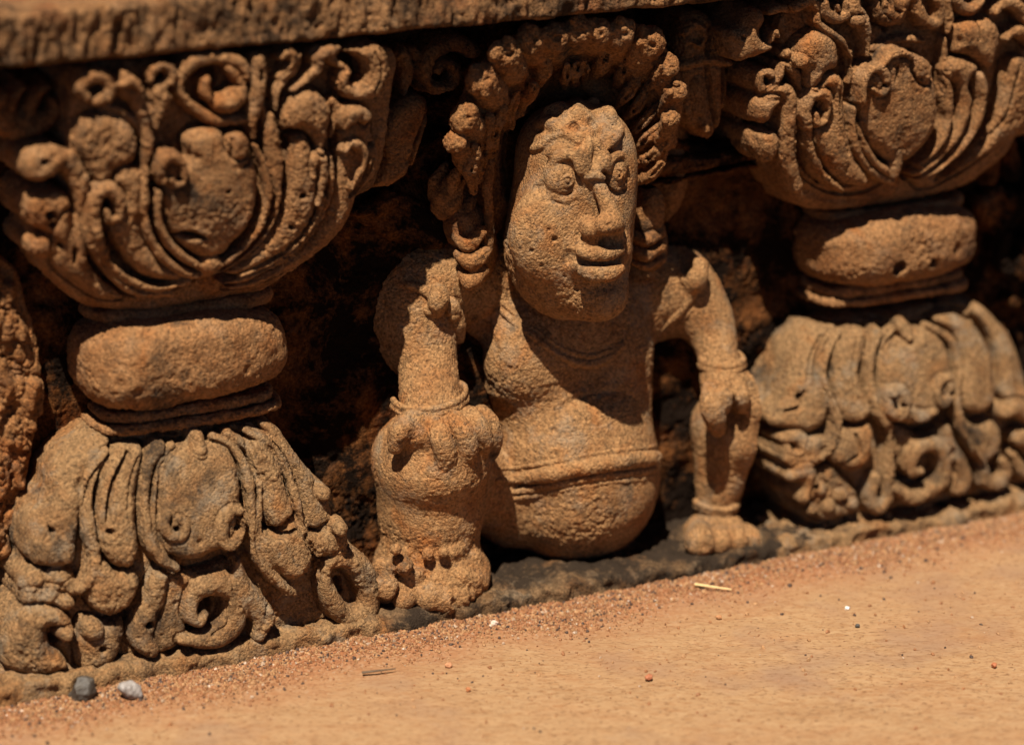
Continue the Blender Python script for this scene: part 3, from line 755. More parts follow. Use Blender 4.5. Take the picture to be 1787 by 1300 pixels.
def ring(parent, name, xc, z, hw, d, r, mat, seed, slope=0.):
    """a stepped neck moulding: bowed front, turned back to the wall at both ends"""
    vol = Vol((xc-hw-.008, -d-.008, z-r-.006), (xc+hw+.008, .002, z+r+.006), .0006)
    P = [(xc-hw, 0, z-slope), (xc-hw, -d*.62, z-slope), (xc-hw*.82, -d*.93, z-slope*.8), (xc, -d, z), (xc+hw*.82, -d*.93, z+slope*.8), (xc+hw, -d*.62, z+slope), (xc+hw, 0, z+slope)]
    vol.tube(P, r, 0)
    vol.ell((xc, -.0, z), (hw, d*.96, r*1.0), .001, pw=4)
    return vol.build(name, mat, parent, seed=seed, rough=1.1, pits=.05)

def build_base_left(parent):
    def ref(X, Z):
        t = np.clip(Z/.112, 0, 1.05)
        hw = .098-.040*t**2
        return .060-.004*t-.020*np.clip(t-.35, 0, 1)**2*2.2-.014*np.clip(np.abs(X+.150)/hw, 0, 1.25)**2.4
    R = Relief(-.262, -.03, .003, .1175, ref, g=.0003)
    L = lambda P, h=.006, bev=.004, off=0., **k: R.leaf(P, a2, h, bev, off, **k)
    T = lambda P, r, h=.004, off=0.: R.tube(P, a2, r, h, off)
    G = lambda P, r, h=.003: R.groove(P, a2, r, h)
    L([(210, 500), (290, 455), (420, 420), (640, 395), (760, 390), (850, 430), (930, 530), (1000, 640), (1040, 740), (1090, 860), (1160, 960), (1170, 1080), (1000, 1130), (700, 1150), (400, 1180), (100, 1220), (15, 1190), (30, 1080), (90, 980), (80, 880), (85, 760), (150, 640), (165, 560)], h=.008, bev=.020, off=-.012, cut=False)
    # crown of the bell: radiating folds under the neck
    L([(300, 470), (400, 430), (640, 400), (780, 400), (860, 440), (820, 490), (700, 460), (640, 500), (560, 490), (460, 480), (370, 500)], h=.007, bev=.008, off=-.008)
    for P in ([(360, 470), (460, 455), (560, 465)], [(620, 440), (620, 480)], [(660, 460), (720, 430), (800, 420)]): G(P, 7, .003)
    # centre shield
    T([(535, 500), (500, 550), (482, 640), (480, 740), (515, 820)], 14, h=.006, off=.001)
    T([(495, 495), (458, 560), (447, 660), (458, 760), (490, 830), (540, 870)], 17, h=.007, off=.001)
    T([(660, 470), (730, 510), (765, 590), (778, 700), (785, 800), (820, 870), (890, 940)], 15, h=.006, off=.001)
    T([(700, 455), (765, 500), (800, 590), (806, 650)], 13, h=.006, off=0)
    L([(500, 640), (508, 560), (550, 505), (610, 490), (680, 492), (725, 530), (748, 610), (752, 700), (745, 780), (715, 815), (680, 822), (610, 848), (550, 842), (505, 795), (495, 710)], h=.013, bev=.011, off=-.001)
    T([(615, 470), (618, 500)], [20, 26], h=.009, off=.002)
    T([(520, 700), (510, 735), (525, 765), (560, 768), (572, 735), (552, 712)], [10, 14, 16, 16, 14, 9], h=.004, off=.007)
    R.pit(535, 738, 13, a2, .006)
    T([(740, 690), (712, 690), (686, 725), (690, 780), (715, 800), (742, 770), (748, 725)], [12, 15, 17, 17, 16, 14, 10], h=.005, off=.007)
    R.pit(722, 733, 15, a2, .007); R.pit(722, 715, 10, a2, .004)
    # left petals
    L([(320, 560), (345, 515), (390, 495), (445, 498), (440, 560), (428, 640), (430, 720), (432, 800), (420, 862), (370, 868), (325, 820), (312, 740), (305, 650)], h=.011, bev=.009, off=-.001)
    G([(392, 510), (352, 580), (332, 660), (330, 720)], 9, .004); R.pit(335, 750, 14, a2, .006); G([(420, 520), (395, 600), (385, 680)], 4, .0015)
    L([(300, 850), (330, 850), (370, 885), (420, 880), (434, 930), (410, 990), (345, 1022), (295, 995), (276, 940), (280, 885)], h=.011, bev=.009, off=-.002)
    T([(330, 510), (290, 570), (272, 660), (282, 760), (298, 830), (285, 900), (250, 935)], [12, 17, 17, 16, 14, 14, 12], h=.007, off=0)
    L([(250, 480), (300, 455), (350, 478), (325, 525), (275, 590), (255, 680), (245, 780), (235, 860), (160, 872), (95, 845), (80, 770), (98, 700), (150, 640), (158, 570), (195, 510)], h=.011, bev=.011, off=-.003)
    R.pit(160, 750, 13, a2, .005); G([(150, 735), (165, 770)], 8, .003); G([(110, 690), (160, 660)], 6, .002)
    for u, v, r in ((115, 915, 42), (190, 905, 40), (225, 930, 26), (110, 965, 34), (160, 960, 38), (205, 975, 26)): R.ball(u, v, r, a2, h=.009, off=-.006)
    L([(20, 1110), (45, 1030), (110, 990), (190, 1000), (235, 1050), (225, 1100), (195, 1060), (160, 1060), (165, 1110), (210, 1150), (215, 1185), (120, 1205), (30, 1180)], h=.013, bev=.012, off=-.004)
    R.pit(185, 1100, 26, a2, .007); R.ball(212, 1075, 22, a2, h=.009, off=0)
    L([(255, 1020), (330, 1035), (385, 1010), (380, 1090), (350, 1170), (260, 1185), (240, 1110)], h=.008, bev=.008, off=-.005)
    R.pit(325, 1120, 16, a2, .004); R.ball(290, 1060, 30, a2, h=.007, off=-.001)
    # below the shield
    L([(490, 860), (560, 880), (640, 870), (700, 845), (715, 880), (650, 910), (600, 950), (570, 1000), (580, 1080), (500, 1130), (430, 1120), (430, 1050), (455, 980), (490, 930)], h=.008, bev=.008, off=-.005)
    T([(500, 900), (480, 960), (452, 1020), (440, 1080), (470, 1120)], [20, 30, 34, 32, 22], h=.008, off=-.002)
    R.pit(462, 1043, 16, a2, .008)
    T([(560, 1090), (620, 1095), (690, 1075), (735, 1020), (735, 955), (695, 920), (635, 930), (600, 965), (594, 1015), (618, 1034), (634, 1008)], [14, 26, 34, 40, 38, 36, 33, 27, 24, 20, 13], h=.011, off=-.003)
    G([(648, 962), (662, 1000), (645, 1045), (612, 1062)], [11, 14, 12, 7], .005)
    G([(700, 960), (700, 1030), (650, 1070)], 5, .002)
    T([(735, 850), (745, 920), (785, 980), (815, 1030), (800, 1080)], [14, 26, 34, 32, 20], h=.010, off=-.003)
    R.pit(822, 990, 12, a2, .005); T([(830, 1000), (835, 1030), (815, 1050)], [12, 14, 10], h=.007, off=0)
    # right petals
    L([(770, 500), (775, 475), (815, 470), (865, 540), (885, 620), (912, 690), (900, 735), (860, 752), (835, 745), (815, 690), (815, 620), (790, 560)], h=.011, bev=.009, off=-.001)
    R.pit(896, 650, 12, a2, .005)
    L([(800, 790), (815, 755), (860, 765), (905, 715), (950, 760), (972, 830), (950, 885), (905, 912), (860, 890), (815, 840)], h=.012, bev=.010, off=-.001)
    G([(840, 750), (868, 758), (900, 742)], 5, .004)
    T([(765, 450), (845, 490), (890, 570), (915, 660), (940, 740), (985, 820)], [10, 15, 15, 15, 14, 10], h=.007, off=0)
    T([(800, 600), (800, 700), (800, 790), (840, 880), (905, 945)], [6, 12, 14, 14, 10], h=.006, off=0)
    L([(800, 425), (850, 430), (920, 520), (985, 610), (1022, 680), (1030, 735), (990, 758), (950, 740), (930, 660), (905, 580), (860, 500)], h=.011, bev=.010, off=-.004)
    R.ball(1000, 640, 22, a2, h=.007, off=.003); R.pit(1003, 660, 10, a2, .003)
    L([(945, 770), (985, 760), (1010, 735), (1055, 735), (1080, 770), (1080, 815), (1060, 840), (1000, 838), (965, 825)], h=.012, bev=.010, off=-.003)
    R.ball(1052, 748, 20, a2, h=.005, off=.008)
    T([(1010, 880), (1020, 855), (1070, 845), (1120, 880), (1148, 940), (1140, 1000), (1095, 1030), (1045, 1000), (1015, 940), (1008, 900)], [18, 24, 30, 37, 39, 36, 32, 28, 24, 18], h=.013, off=-.005)
    R.pit(1058, 925, 22, a2, .006); R.pit(1062, 950, 18, a2, .005)
    rs = np.random.RandomState(5)
    for i in range(90):
        u = rs.uniform(840, 1240); v = rs.uniform(960, 1130)
        if v < 1035-max(0, u-1165)*1.2 or (u < 900 and v < 1060): continue
        R.ball(u, v, rs.uniform(10, 26), a2, h=rs.uniform(.004, .010), off=-.010)
    for i in range(26):
        u = rs.uniform(20, 900); v = 1215-.12*u+rs.uniform(-20, 10)
        R.ball(u, v, rs.uniform(14, 26), a2, h=rs.uniform(.003, .006), off=-.011)
    R.blur(1)
    return R.build('lotus_base', M_base, parent, seed=140, rough=1.1, pits=.05)

pl = thing('pilaster', (-.152, -.02, .0), 'near carved pilaster at the left with lotus capital, cushion and drooping lotus base', 'pilaster', 'carved pilasters of the frieze')
build_capital_left(pl)
cushion(pl, (-.1495, -.020, .1405), .0475, .030, .0205, M_post, 170, tilt=0.5)
ring(pl, 'neck_moulding', -.149, .1635, .041, .034, .0035, M_post, 180)
ring(pl, 'neck_moulding', -.149, .1165, .040, .036, .0028, M_post, 181)
ring(pl, 'neck_moulding', -.149, .1115, .043, .039, .0026, M_post, 182)
build_base_left(pl)

# ------------------------------------------------------------------ far pilaster
XR = float(at(1585, 250, .05)[0])
def build_capital_right(parent):
    R = Relief(XR-.115, XR+.125, .158, .2882, cap_ref(0, .165, .285, .050, .100, .038, .066, .005, ax=XR), g=.0003)
    L = lambda P, h=.006, bev=.004, off=0., **k: R.leaf(P, a6, h, bev, off, **k)
    T = lambda P, r, h=.004, off=0.: R.tube(P, a6, r, h, off)
    G = lambda P, r, h=.003: R.groove(P, a6, r, h)
    L([(500, 60), (520, 400), (470, 560), (470, 720), (520, 850), (600, 920), (750, 950), (1000, 920), (1280, 870), (1420, 780), (1560, 640), (1680, 560), (1680, 0), (900, -40)], h=.008, bev=.020, off=-.012, cut=False)
    L([(470, 700), (560, 800), (700, 880), (860, 880), (1010, 800), (1120, 870), (1280, 800), (1440, 680), (1560, 560), (1550, 660), (1420, 790), (1280, 870), (1000, 930), (750, 960), (600, 950), (530, 900)], h=.009, bev=.016, off=-.012)
    # far left block of curled foliage
    L([(262, 190), (270, 150), (320, 130), (345, 90), (380, 50), (415, 50), (425, 100), (400, 150), (420, 190), (460, 200), (470, 230), (420, 260), (350, 280), (295, 295), (270, 260)], h=.014, bev=.010, off=-.008)
    R.pit(320, 180, 12, a6, .003)
    T([(430, 60), (480, 40), (530, 50)], [16, 18, 14], h=.008, off=-.008); T([(440, 190), (455, 150), (470, 170)], [14, 14, 10], h=.008, off=-.006)
    R.ball(515, 250, 24, a6, .008, -.006)
    T([(440, 340), (400, 345), (390, 385), (410, 415), (450, 395), (480, 350), (495, 300)], [22, 24, 22, 22, 22, 18, 12], h=.009, off=-.006); R.pit(430, 362, 14, a6, .006)
    T([(510, 300), (550, 330), (580, 400), (585, 470)], [18, 20, 18, 10], h=.007, off=-.006)
    # outer left leaf with two ball lobes
    T([(560, 860), (530, 760), (520, 640), (530, 520), (520, 440), (480, 425), (430, 450)], [30, 38, 40, 38, 36, 34, 30], h=.011, off=-.006)
    L([(368, 500), (385, 460), (430, 440), (480, 440), (500, 470), (470, 510), (450, 555), (410, 575), (375, 555)], h=.012, bev=.009, off=-.005)
    L([(372, 640), (385, 610), (430, 600), (470, 605), (490, 650), (470, 720), (425, 748), (385, 725), (370, 680)], h=.013, bev=.010, off=-.006)
    G([(575, 480), (580, 600), (620, 760), (700, 850)], [10, 12, 12, 8], .005); G([(555, 540), (550, 680), (590, 800)], 5, .002)
    # second left petal with loop
    T([(610, 580), (605, 500), (640, 440), (685, 430), (705, 480), (690, 550), (655, 570), (645, 520)], [18, 26, 28, 26, 24, 22, 18, 12], h=.009, off=0); R.pit(665, 505, 15, a6, .006)
    T([(610, 570), (620, 680), (670, 790), (760, 870)], [14, 17, 17, 10], h=.007, off=0)
    L([(640, 600), (700, 560), (720, 420), (670, 400), (700, 350), (745, 338), (780, 370), (785, 480), (790, 600), (820, 720), (890, 830), (830, 860), (740, 820), (680, 740), (650, 670)], h=.010, bev=.009, off=-.001)
    G([(740, 400), (745, 560), (770, 700)], 6, .002)
    L([(565, 270), (590, 200), (640, 155), (680, 148), (730, 180), (755, 240), (750, 310), (700, 340), (650, 410), (615, 400), (610, 330), (580, 310)], h=.012, bev=.012, off=-.003)
    R.ball(588, 285, 26, a6, .005, .004)
    # rims and centre shield
    G([(830, 240), (820, 400), (820, 560), (850, 700), (950, 800)], [26, 22, 12, 10, 8], .007)
    T([(800, 240), (800, 340), (790, 380)], [12, 14, 10], h=.008, off=-.004)
    T([(855, 560), (865, 660), (910, 740), (980, 790)], 14, h=.006, off=.001); T([(815, 500), (815, 620), (845, 720), (920, 800), (990, 830)], 14, h=.006, off=0)
    L([(855, 430), (865, 350), (900, 310), (940, 300), (945, 265), (1000, 230), (1050, 228), (1100, 255), (1150, 265), (1185, 330), (1205, 430), (1205, 540), (1165, 640), (1090, 720), (1010, 750), (930, 700), (880, 620), (860, 520)], h=.013, bev=.011, off=-.001, sag=.0008)
    T([(862, 470), (865, 380), (900, 325), (945, 320), (968, 370), (960, 425), (925, 430), (905, 410)], [14, 18, 19, 19, 18, 16, 14, 12], h=.005, off=.007); R.pit(925, 380, 15, a6, .006)
    T([(945, 300), (985, 260), (1040, 245), (1090, 270)], [12, 16, 16, 12], h=.004, off=.007)
    L([(1085, 310), (1095, 268), (1130, 260), (1165, 290), (1175, 350), (1150, 390), (1105, 370)], h=.005, bev=.007, off=.006); R.pit(1140, 325, 11, a6, .004)
    G([(1045, 300), (1050, 420), (1050, 520)], 4, .0012); G([(985, 300), (975, 360)], 6, .002)
    T([(1020, 700), (1010, 760), (1000, 800)], [22, 26, 16], h=.009, off=.001)
    G([(1215, 330), (1230, 450), (1225, 560), (1170, 680), (1080, 760)], [20, 16, 10, 10, 6], .006)
    # right petals
    T([(1245, 340), (1250, 450), (1245, 560), (1200, 670), (1120, 760)], [18, 22, 18, 14, 9], h=.008, off=0)
    L([(1225, 330), (1250, 290), (1310, 268), (1370, 285), (1390, 330), (1360, 360), (1350, 420), (1370, 470), (1330, 600), (1260, 700), (1150, 800), (1080, 800), (1190, 700), (1270, 590), (1300, 480), (1290, 400), (1260, 370)], h=.010, bev=.009, off=-.001)
    L([(1370, 370), (1385, 335), (1415, 335), (1435, 390), (1430, 480), (1390, 600), (1310, 710), (1200, 800), (1100, 830), (1230, 730), (1330, 610), (1375, 490)], h=.010, bev=.008, off=0); R.pit(1403, 448, 11, a6, .004)
    G([(1440, 480), (1400, 620), (1320, 730), (1200, 820)], 8, .005)
    L([(1290, 200), (1300, 140), (1335, 105), (1400, 100), (1450, 92), (1490, 130), (1490, 200), (1460, 280), (1440, 330), (1400, 300), (1340, 260), (1290, 250)], h=.012, bev=.011, off=-.002); G([(1372, 105), (1368, 180)], 7, .003)
    L([(1500, 420), (1530, 300), (1560, 265), (1620, 280), (1660, 380), (1640, 520), (1560, 620), (1440, 700), (1300, 790), (1240, 830), (1370, 690), (1460, 560)], h=.011, bev=.011, off=-.003)
    G([(1560, 300), (1530, 420), (1490, 540), (1400, 660)], 7, .004)
    T([(1510, 180), (1560, 150), (1620, 170), (1640, 220)], [18, 26, 26, 20], h=.009, off=-.002)
    # upper row
    T([(560, 40), (620, 10), (660, 50), (650, 100), (690, 140), (760, 190), (800, 260)], [20, 26, 24, 20, 18, 16, 10], h=.009, off=-.004)
    T([(685, 20), (700, 70), (750, 90), (790, 60), (785, 20)], [20, 26, 28, 24, 18], h=.009, off=-.003); T([(740, 30), (745, 50)], 12, h=.008, off=-.002)
    T([(830, -20), (825, 40), (850, 80), (870, 130), (880, 200), (875, 260)], [24, 28, 26, 22, 16, 10], h=.010, off=-.003); R.ball(838, 100, 26, a6, .008, .0); R.pit(835, 68, 12, a6, .005)
    L([(905, 20), (910, -20), (1080, -20), (1075, 50), (1050, 110), (1000, 130), (940, 115), (910, 70)], h=.010, bev=.010, off=-.004)
    for P in ([(940, 0), (950, 60), (985, 90)], [(1000, 0), (1005, 50), (1030, 60)], [(975, 0), (975, 40)]): G(P, 7, .003)
    T([(1090, -10), (1110, 50), (1150, 110), (1200, 110), (1215, 50), (1200, 0)], [20, 26, 28, 26, 22, 18], h=.009, off=-.004)
    T([(900, 230), (960, 200), (1060, 180), (1130, 190)], [10, 18, 18, 12], h=.006, off=-.006)
    R.pit(1000, 150, 18, a6, .005); R.pit(1145, 130, 18, a6, .006)
    T([(1225, 180), (1225, 260), (1215, 320)], [14, 18, 10], h=.007, off=-.005); T([(1240, 10), (1250, 90), (1240, 150)], [18, 22, 12], h=.008, off=-.005)
    T([(1290, 0), (1310, 40), (1360, 50), (1400, 10)], [18, 24, 24, 16], h=.009, off=-.004); T([(1460, 60), (1510, 20), (1570, 40), (1600, 100)], [18, 26, 28, 20], h=.009, off=-.003)
    R.blur(1)
    return R.build('capital', M_post, parent, seed=300, rough=.8, pits=.03, h=.0006)

def build_base_right(parent):
    XC = float(at(1598, 700, .05)[0])
    def ref(X, Z):
        t = np.clip(Z/.112, 0, 1.05); hw = .100-.036*t**2
        return .060-.004*t-.020*np.clip(t-.35, 0, 1)**2*2.2-.014*np.clip(np.abs(X-XC)/hw, 0, 1.25)**2.4
    R = Relief(XC-.115, XC+.12, .003, .122, ref, g=.0003)
    L = lambda P, h=.006, bev=.004, off=0., **k: R.leaf(P, a7, h, bev, off, **k)
    T = lambda P, r, h=.004, off=0.: R.tube(P, a7, r, h, off)
    G = lambda P, r, h=.003: R.groove(P, a7, r, h)
    L([(220, 580), (280, 480), (400, 440), (640, 400), (800, 370), (900, 410), (1000, 520), (1060, 700), (1120, 850), (1130, 1010), (900, 1070), (600, 1120), (400, 1170), (280, 1180), (210, 1020), (150, 850), (180, 720)], h=.008, bev=.020, off=-.012, cut=False)
    L([(350, 450), (480, 430), (640, 400), (800, 372), (880, 400), (850, 440), (760, 430), (680, 460), (560, 460), (440, 470)], h=.007, bev=.008, off=-.008)
    for P in ([(400, 465), (500, 450), (580, 455)], [(700, 440), (780, 410), (850, 420)]): G(P, 8, .003)
    T([(575, 480), (545, 540), (540, 640), (545, 730), (575, 800)], 13, h=.006, off=.001)
    T([(520, 490), (495, 560), (490, 660), (515, 760), (550, 810)], 19, h=.007, off=.001)
    L([(548, 600), (565, 530), (620, 490), (690, 480), (745, 510), (780, 580), (785, 660), (770, 740), (730, 800), (660, 825), (600, 815), (560, 770), (545, 690)], h=.013, bev=.011, off=-.001)
    T([(610, 465), (625, 490), (630, 510)], [24, 28, 18], h=.009, off=.003)
    T([(560, 720), (565, 770), (600, 785), (620, 745), (605, 700), (575, 700)], [12, 18, 20, 20, 20, 18], h=.005, off=.007); R.pit(585, 738, 12, a7, .006); R.ball(580, 712, 14, a7, .004, .012)
    T([(780, 650), (745, 660), (730, 700), (750, 745), (780, 720), (775, 680)], [12, 16, 16, 16, 14, 10], h=.005, off=.007); R.pit(755, 695, 12, a7, .006)
    T([(640, 770), (670, 790), (720, 770)], [14, 20, 12], h=.004, off=.007)
    L([(370, 560), (385, 510), (430, 480), (485, 482), (475, 560), (465, 650), (480, 720), (500, 770), (470, 815), (420, 815), (390, 770), (370, 680)], h=.011, bev=.009, off=-.001)
    G([(430, 500), (415, 600), (420, 720)], 5, .0015); G([(450, 500), (440, 620)], 4, .0012)
    L([(395, 830), (430, 835), (500, 815), (512, 880), (490, 960), (430, 990), (375, 960), (362, 910)], h=.011, bev=.009, off=-.001); G([(430, 850), (440, 910), (400, 940)], 8, .003)
    T([(380, 490), (340, 540), (322, 640), (345, 720), (378, 800), (365, 880), (320, 940)], [12, 16, 16, 15, 14, 13, 10], h=.007, off=0)
    L([(225, 560), (270, 490), (310, 468), (355, 485), (325, 540), (300, 640), (340, 730), (345, 800), (290, 850), (200, 840), (150, 830), (130, 790), (170, 740), (195, 680), (215, 620)], h=.011, bev=.011, off=-.003)
    R.pit(235, 715, 15, a7, .006); G([(250, 700), (235, 750), (190, 770)], 9, .004); G([(310, 500), (270, 580), (260, 660)], 6, .002)
    T([(190, 870), (240, 865), (260, 910), (210, 930), (200, 900)], [18, 26, 28, 26, 16], h=.009, off=-.003); T([(360, 880), (300, 890), (290, 940), (240, 965), (190, 940)], [16, 24, 26, 24, 16], h=.009, off=-.003); R.pit(230, 905, 12, a7, .005)
    T([(215, 1000), (270, 990), (290, 1040), (260, 1080)], [22, 30, 30, 22], h=.011, off=-.004)
    L([(290, 1000), (350, 960), (420, 1020), (455, 1080), (440, 1130), (350, 1160), (280, 1140), (270, 1080)], h=.008, bev=.009, off=-.005)
    for u, v, r in ((320, 1050, 24), (390, 1070, 26), (345, 1110, 26), (430, 1100, 22), (290, 1120, 22)): R.ball(u, v, r, a7, .008, -.003)
    R.pit(300, 1040, 13, a7, .005); R.pit(395, 1090, 11, a7, .004)
    T([(560, 820), (570, 900), (560, 990), (555, 1080), (520, 1115), (500, 1070), (515, 1010)], [14, 18, 20, 24, 26, 24, 14], h=.009, off=-.003)
    L([(560, 820), (660, 850), (740, 830), (760, 900), (680, 890), (620, 930), (580, 980)], h=.007, bev=.008, off=-.005)
    T([(590, 1050), (640, 1080), (700, 1065), (760, 1010), (765, 940), (730, 895), (680, 900), (640, 940), (645, 985), (672, 985)], [18, 26, 28, 30, 30, 28, 26, 24, 22, 16], h=.011, off=-.002)
    R.pit(685, 960, 15, a7, .008); G([(690, 960), (680, 1010), (640, 1020), (600, 1010)], [13, 14, 12, 8], .006)
    T([(765, 830), (780, 900), (815, 960), (830, 1020), (800, 1050), (790, 1010)], [12, 24, 30, 30, 24, 14], h=.010, off=-.002)
    T([(700, 470), (780, 520), (810, 620), (805, 740), (830, 860), (900, 960)], [10, 16, 16, 15, 14, 10], h=.007, off=.001)
    L([(730, 450), (800, 430), (870, 470), (920, 560), (945, 680), (935, 760), (880, 785), (830, 765), (815, 700), (830, 600), (800, 510)], h=.011, bev=.011, off=-.001)
    G([(820, 450), (880, 560), (890, 700)], 4, .0012)
    L([(830, 800), (870, 820), (930, 800), (960, 850), (950, 920), (900, 960), (850, 900)], h=.010, bev=.009, off=-.003)
    T([(880, 415), (950, 500), (985, 620), (990, 700), (1040, 720)], [22, 34, 38, 36, 26], h=.011, off=-.004)
    T([(970, 780), (1010, 760), (1060, 790)], [20, 30, 28], h=.011, off=-.002); T([(1020, 870), (1060, 880), (1090, 930)], [26, 36, 28], h=.011, off=-.003)
    T([(900, 980), (910, 1020), (950, 1030), (980, 990), (970, 950)], [22, 28, 28, 26, 16], h=.010, off=-.003)
    T([(1000, 920), (1030, 980), (1090, 1000)], [16, 24, 24], h=.008, off=-.004)
    rs = np.random.RandomState(9)
    for i in range(30):
        u = rs.uniform(260, 1130); v = 1195-.16*(u-280)+rs.uniform(-14, 10)
        R.ball(u, v, rs.uniform(16, 26), a7, h=rs.uniform(.003, .006), off=-.010)
    R.blur(1)
    return R.build('lotus_base', M_base, parent, seed=340, rough=.8, pits=.03, h=.0006)
pr = thing('pilaster', (XR, -.02, 0), 'far carved pilaster at the right with lotus capital, tilted cushion and drooping lotus base', 'pilaster', 'carved pilasters of the frieze')
build_capital_right(pr)
cxr = .2345
cushion(pr, (cxr, -.020, .1465), .0460, .030, .0185, M_post, 370, tilt=1.5, dents=[(*at(1565, 464, .05), .0042), (*at(1625, 455, .05), .003), (*at(1670, 435, .05), .003), (*at(1420, 500, .046), .004)])
ring(pr, 'neck_moulding', cxr, .1655, .040, .034, .003, M_post, 380)
ring(pr, 'neck_moulding', cxr, .1265, .040, .037, .0028, M_post, 381)
ring(pr, 'neck_moulding', cxr, .1215, .043, .039, .0024, M_post, 382)
build_base_right(pr)

# ------------------------------------------------------------------ the seated guardian figure
fig = thing('dwarf_statue', (.04, -.03, .007), 'carved sandstone sitting dwarf with round belly, staring eyes and both hands on its knees', 'statue')
def W(tr, u, v, d): return at(*tr((u, v)), d)
def PT(tr, P): return [W(tr, *p) for p in P]
zf = zoomer(860, 140, .33858)                  # the face crop
K4 = .5232*.000272; KF = .33858*.000272; K3 = .4769*.000272
body = Vol((-.068, -.088, -.003), (.142, .0, .262), .00045)
B = body
# torso: shoulders, chest, belly
B.ell(W(a4, 742, 340, .006), (300*K4, .028, 330*K4), 0, pw=2.6)
B.ell(W(a4, 615, 345, .019), (160*K4, .0190, 165*K4), .014)
B.ell(W(a4, 880, 345, .017), (150*K4, .019, 170*K4), .008)
B.ell(W(a4, 762, 728, .010), (300*K4, .045, 322*K4), .006, pw=2.12)
B.ell(W(a4, 770, 640, .022), (262*K4, .030, 170*K4), .008)
B.ell(W(a4, 765, 510, .012), (262*K4, .033, 150*K4), .012)
# crease under the chest
B.tube(PT(a4, [(500, 545, .040), (600, 535, .050), (700, 505, .053), (790, 488, .054), (870, 480, .052)]), [.0022, .0026, .0022, .0018, .001], .006, True)
B.ell(W(a4, 822, 465, .052), (.0014, .003, .0018), .001, True); B.ell(W(a4, 928, 460, .048), (.001, .003, .0014), .001, True); B.ell(W(a4, 925, 605, .053), (.0012, .002, .0016), .001, True)
# neck
B.ell(W(a4, 740, 180, .008), (.021, .018, .026), .004)
B.ell(W(a4, 470, 120, .006), (.020, .013, .026), .008)
B.ell(W(a4, 1000, 150, .006), (.018, .014, .022), .008)
# thighs in the dark between belly and knees
B.cap(W(a4, 560, 850, .010), W(a4, 320, 680, .022), .020, .018, .006)
# near arm (left in the picture)
B.tube(PT(a4, [(420, 60, .002), (300, 100, .004), (262, 180, .007), (264, 300, .013), (280, 390, .021), (288, 480, .030), (296, 540, .037)]),
       [.020, .022, .0200, .0168, .0145, .0152, .0155], .008, n=6, sy=.88)
B.ell(W(a4, 200, 200, .002), (.020, .014, .030), .010)
# hand laid over the knee
B.ell(W(a4, 300, 590, .043), (150*K4, .0125, 80*K4), .006, rot=-8)
B.ell(W(a4, 390, 590, .045), (100*K4, .013, 75*K4), .005)
for P, r in (([(300, 575, .051), (325, 625, .0575), (338, 680, .057), (330, 705, .053)], [.0046, .0054, .0056, .0042]),
             ([(370, 560, .053), (398, 600, .0585), (414, 655, .059), (408, 690, .055)], [.0046, .0052, .0050, .0038]),
             ([(425, 545, .051), (450, 580, .0565), (468, 630, .056), (462, 665, .052)], [.0042, .0048, .0046, .0036]),
             ([(460, 535, .045), (488, 570, .050), (500, 620, .050), (497, 665, .047)], [.0040, .0046, .0046, .0036])):
    B.tube(PT(a4, P), r, .0011, n=5)
B.tube(PT(a4, [(230, 555, .046), (185, 600, .049), (170, 650, .047)]), [.005, .0048, .0036], .003)
B.tube(PT(a4, [(318, 600, .061), (308, 640, .0635), (305, 668, .062)]), [.0007, .001, .0008], .0012, True)
B.tube(PT(a4, [(250, 690, .057), (300, 730, .060), (350, 745, .060), (385, 715, .060)]), [.0006, .0010, .0012, .0008], .002, True)
# knee and shin
B.ell(W(a4, 290, 700, .030), (187*K4, .031, 130*K4), .006)
B.tube(PT(a4, [(290, 690, .028), (290, 800, .027), (290, 890, .027), (300, 950, .027), (310, 1010, .030)]), [.0265, .0262, .0248, .0205, .0190], .008, sy=1.05)
# foot
B.ell(W(a4, 330, 1060, .032), (148*K4, .026, 105*K4), .008, pw=2.3)
B.ell(W(a4, 230, 1060, .028), (120*K4, .026, 110*K4), .010)
for u, v, d, r in ((222, 1122, .050, .0076), (285, 1150, .058, .0068), (343, 1160, .0605, .0064), (397, 1145, .0600, .0060), (443, 1110, .0560, .0056)):
    B.cap(W(a4, u+4, v-62, d-.012), W(a4, u, v, d-.002), r*.85, r, .003)
    B.tube([W(a4, u+27, v-50, d-.001), W(a4, u+29, v, d+.004), W(a4, u+28, v+30, d+.001)], [.0006, .0010, .0010], .002, True)
rf = np.random.RandomState(77)
for i in range(26):
    B.ell(W(a4, rf.uniform(170, 470), rf.uniform(980, 1150), rf.uniform(.048, .058)), rf.uniform(.002, .0040), .0035)
for i in range(30):
    B.ell(W(a4, rf.uniform(90, 210), rf.uniform(1000, 1190), rf.uniform(.036, .056)), rf.uniform(.003, .006), .002)
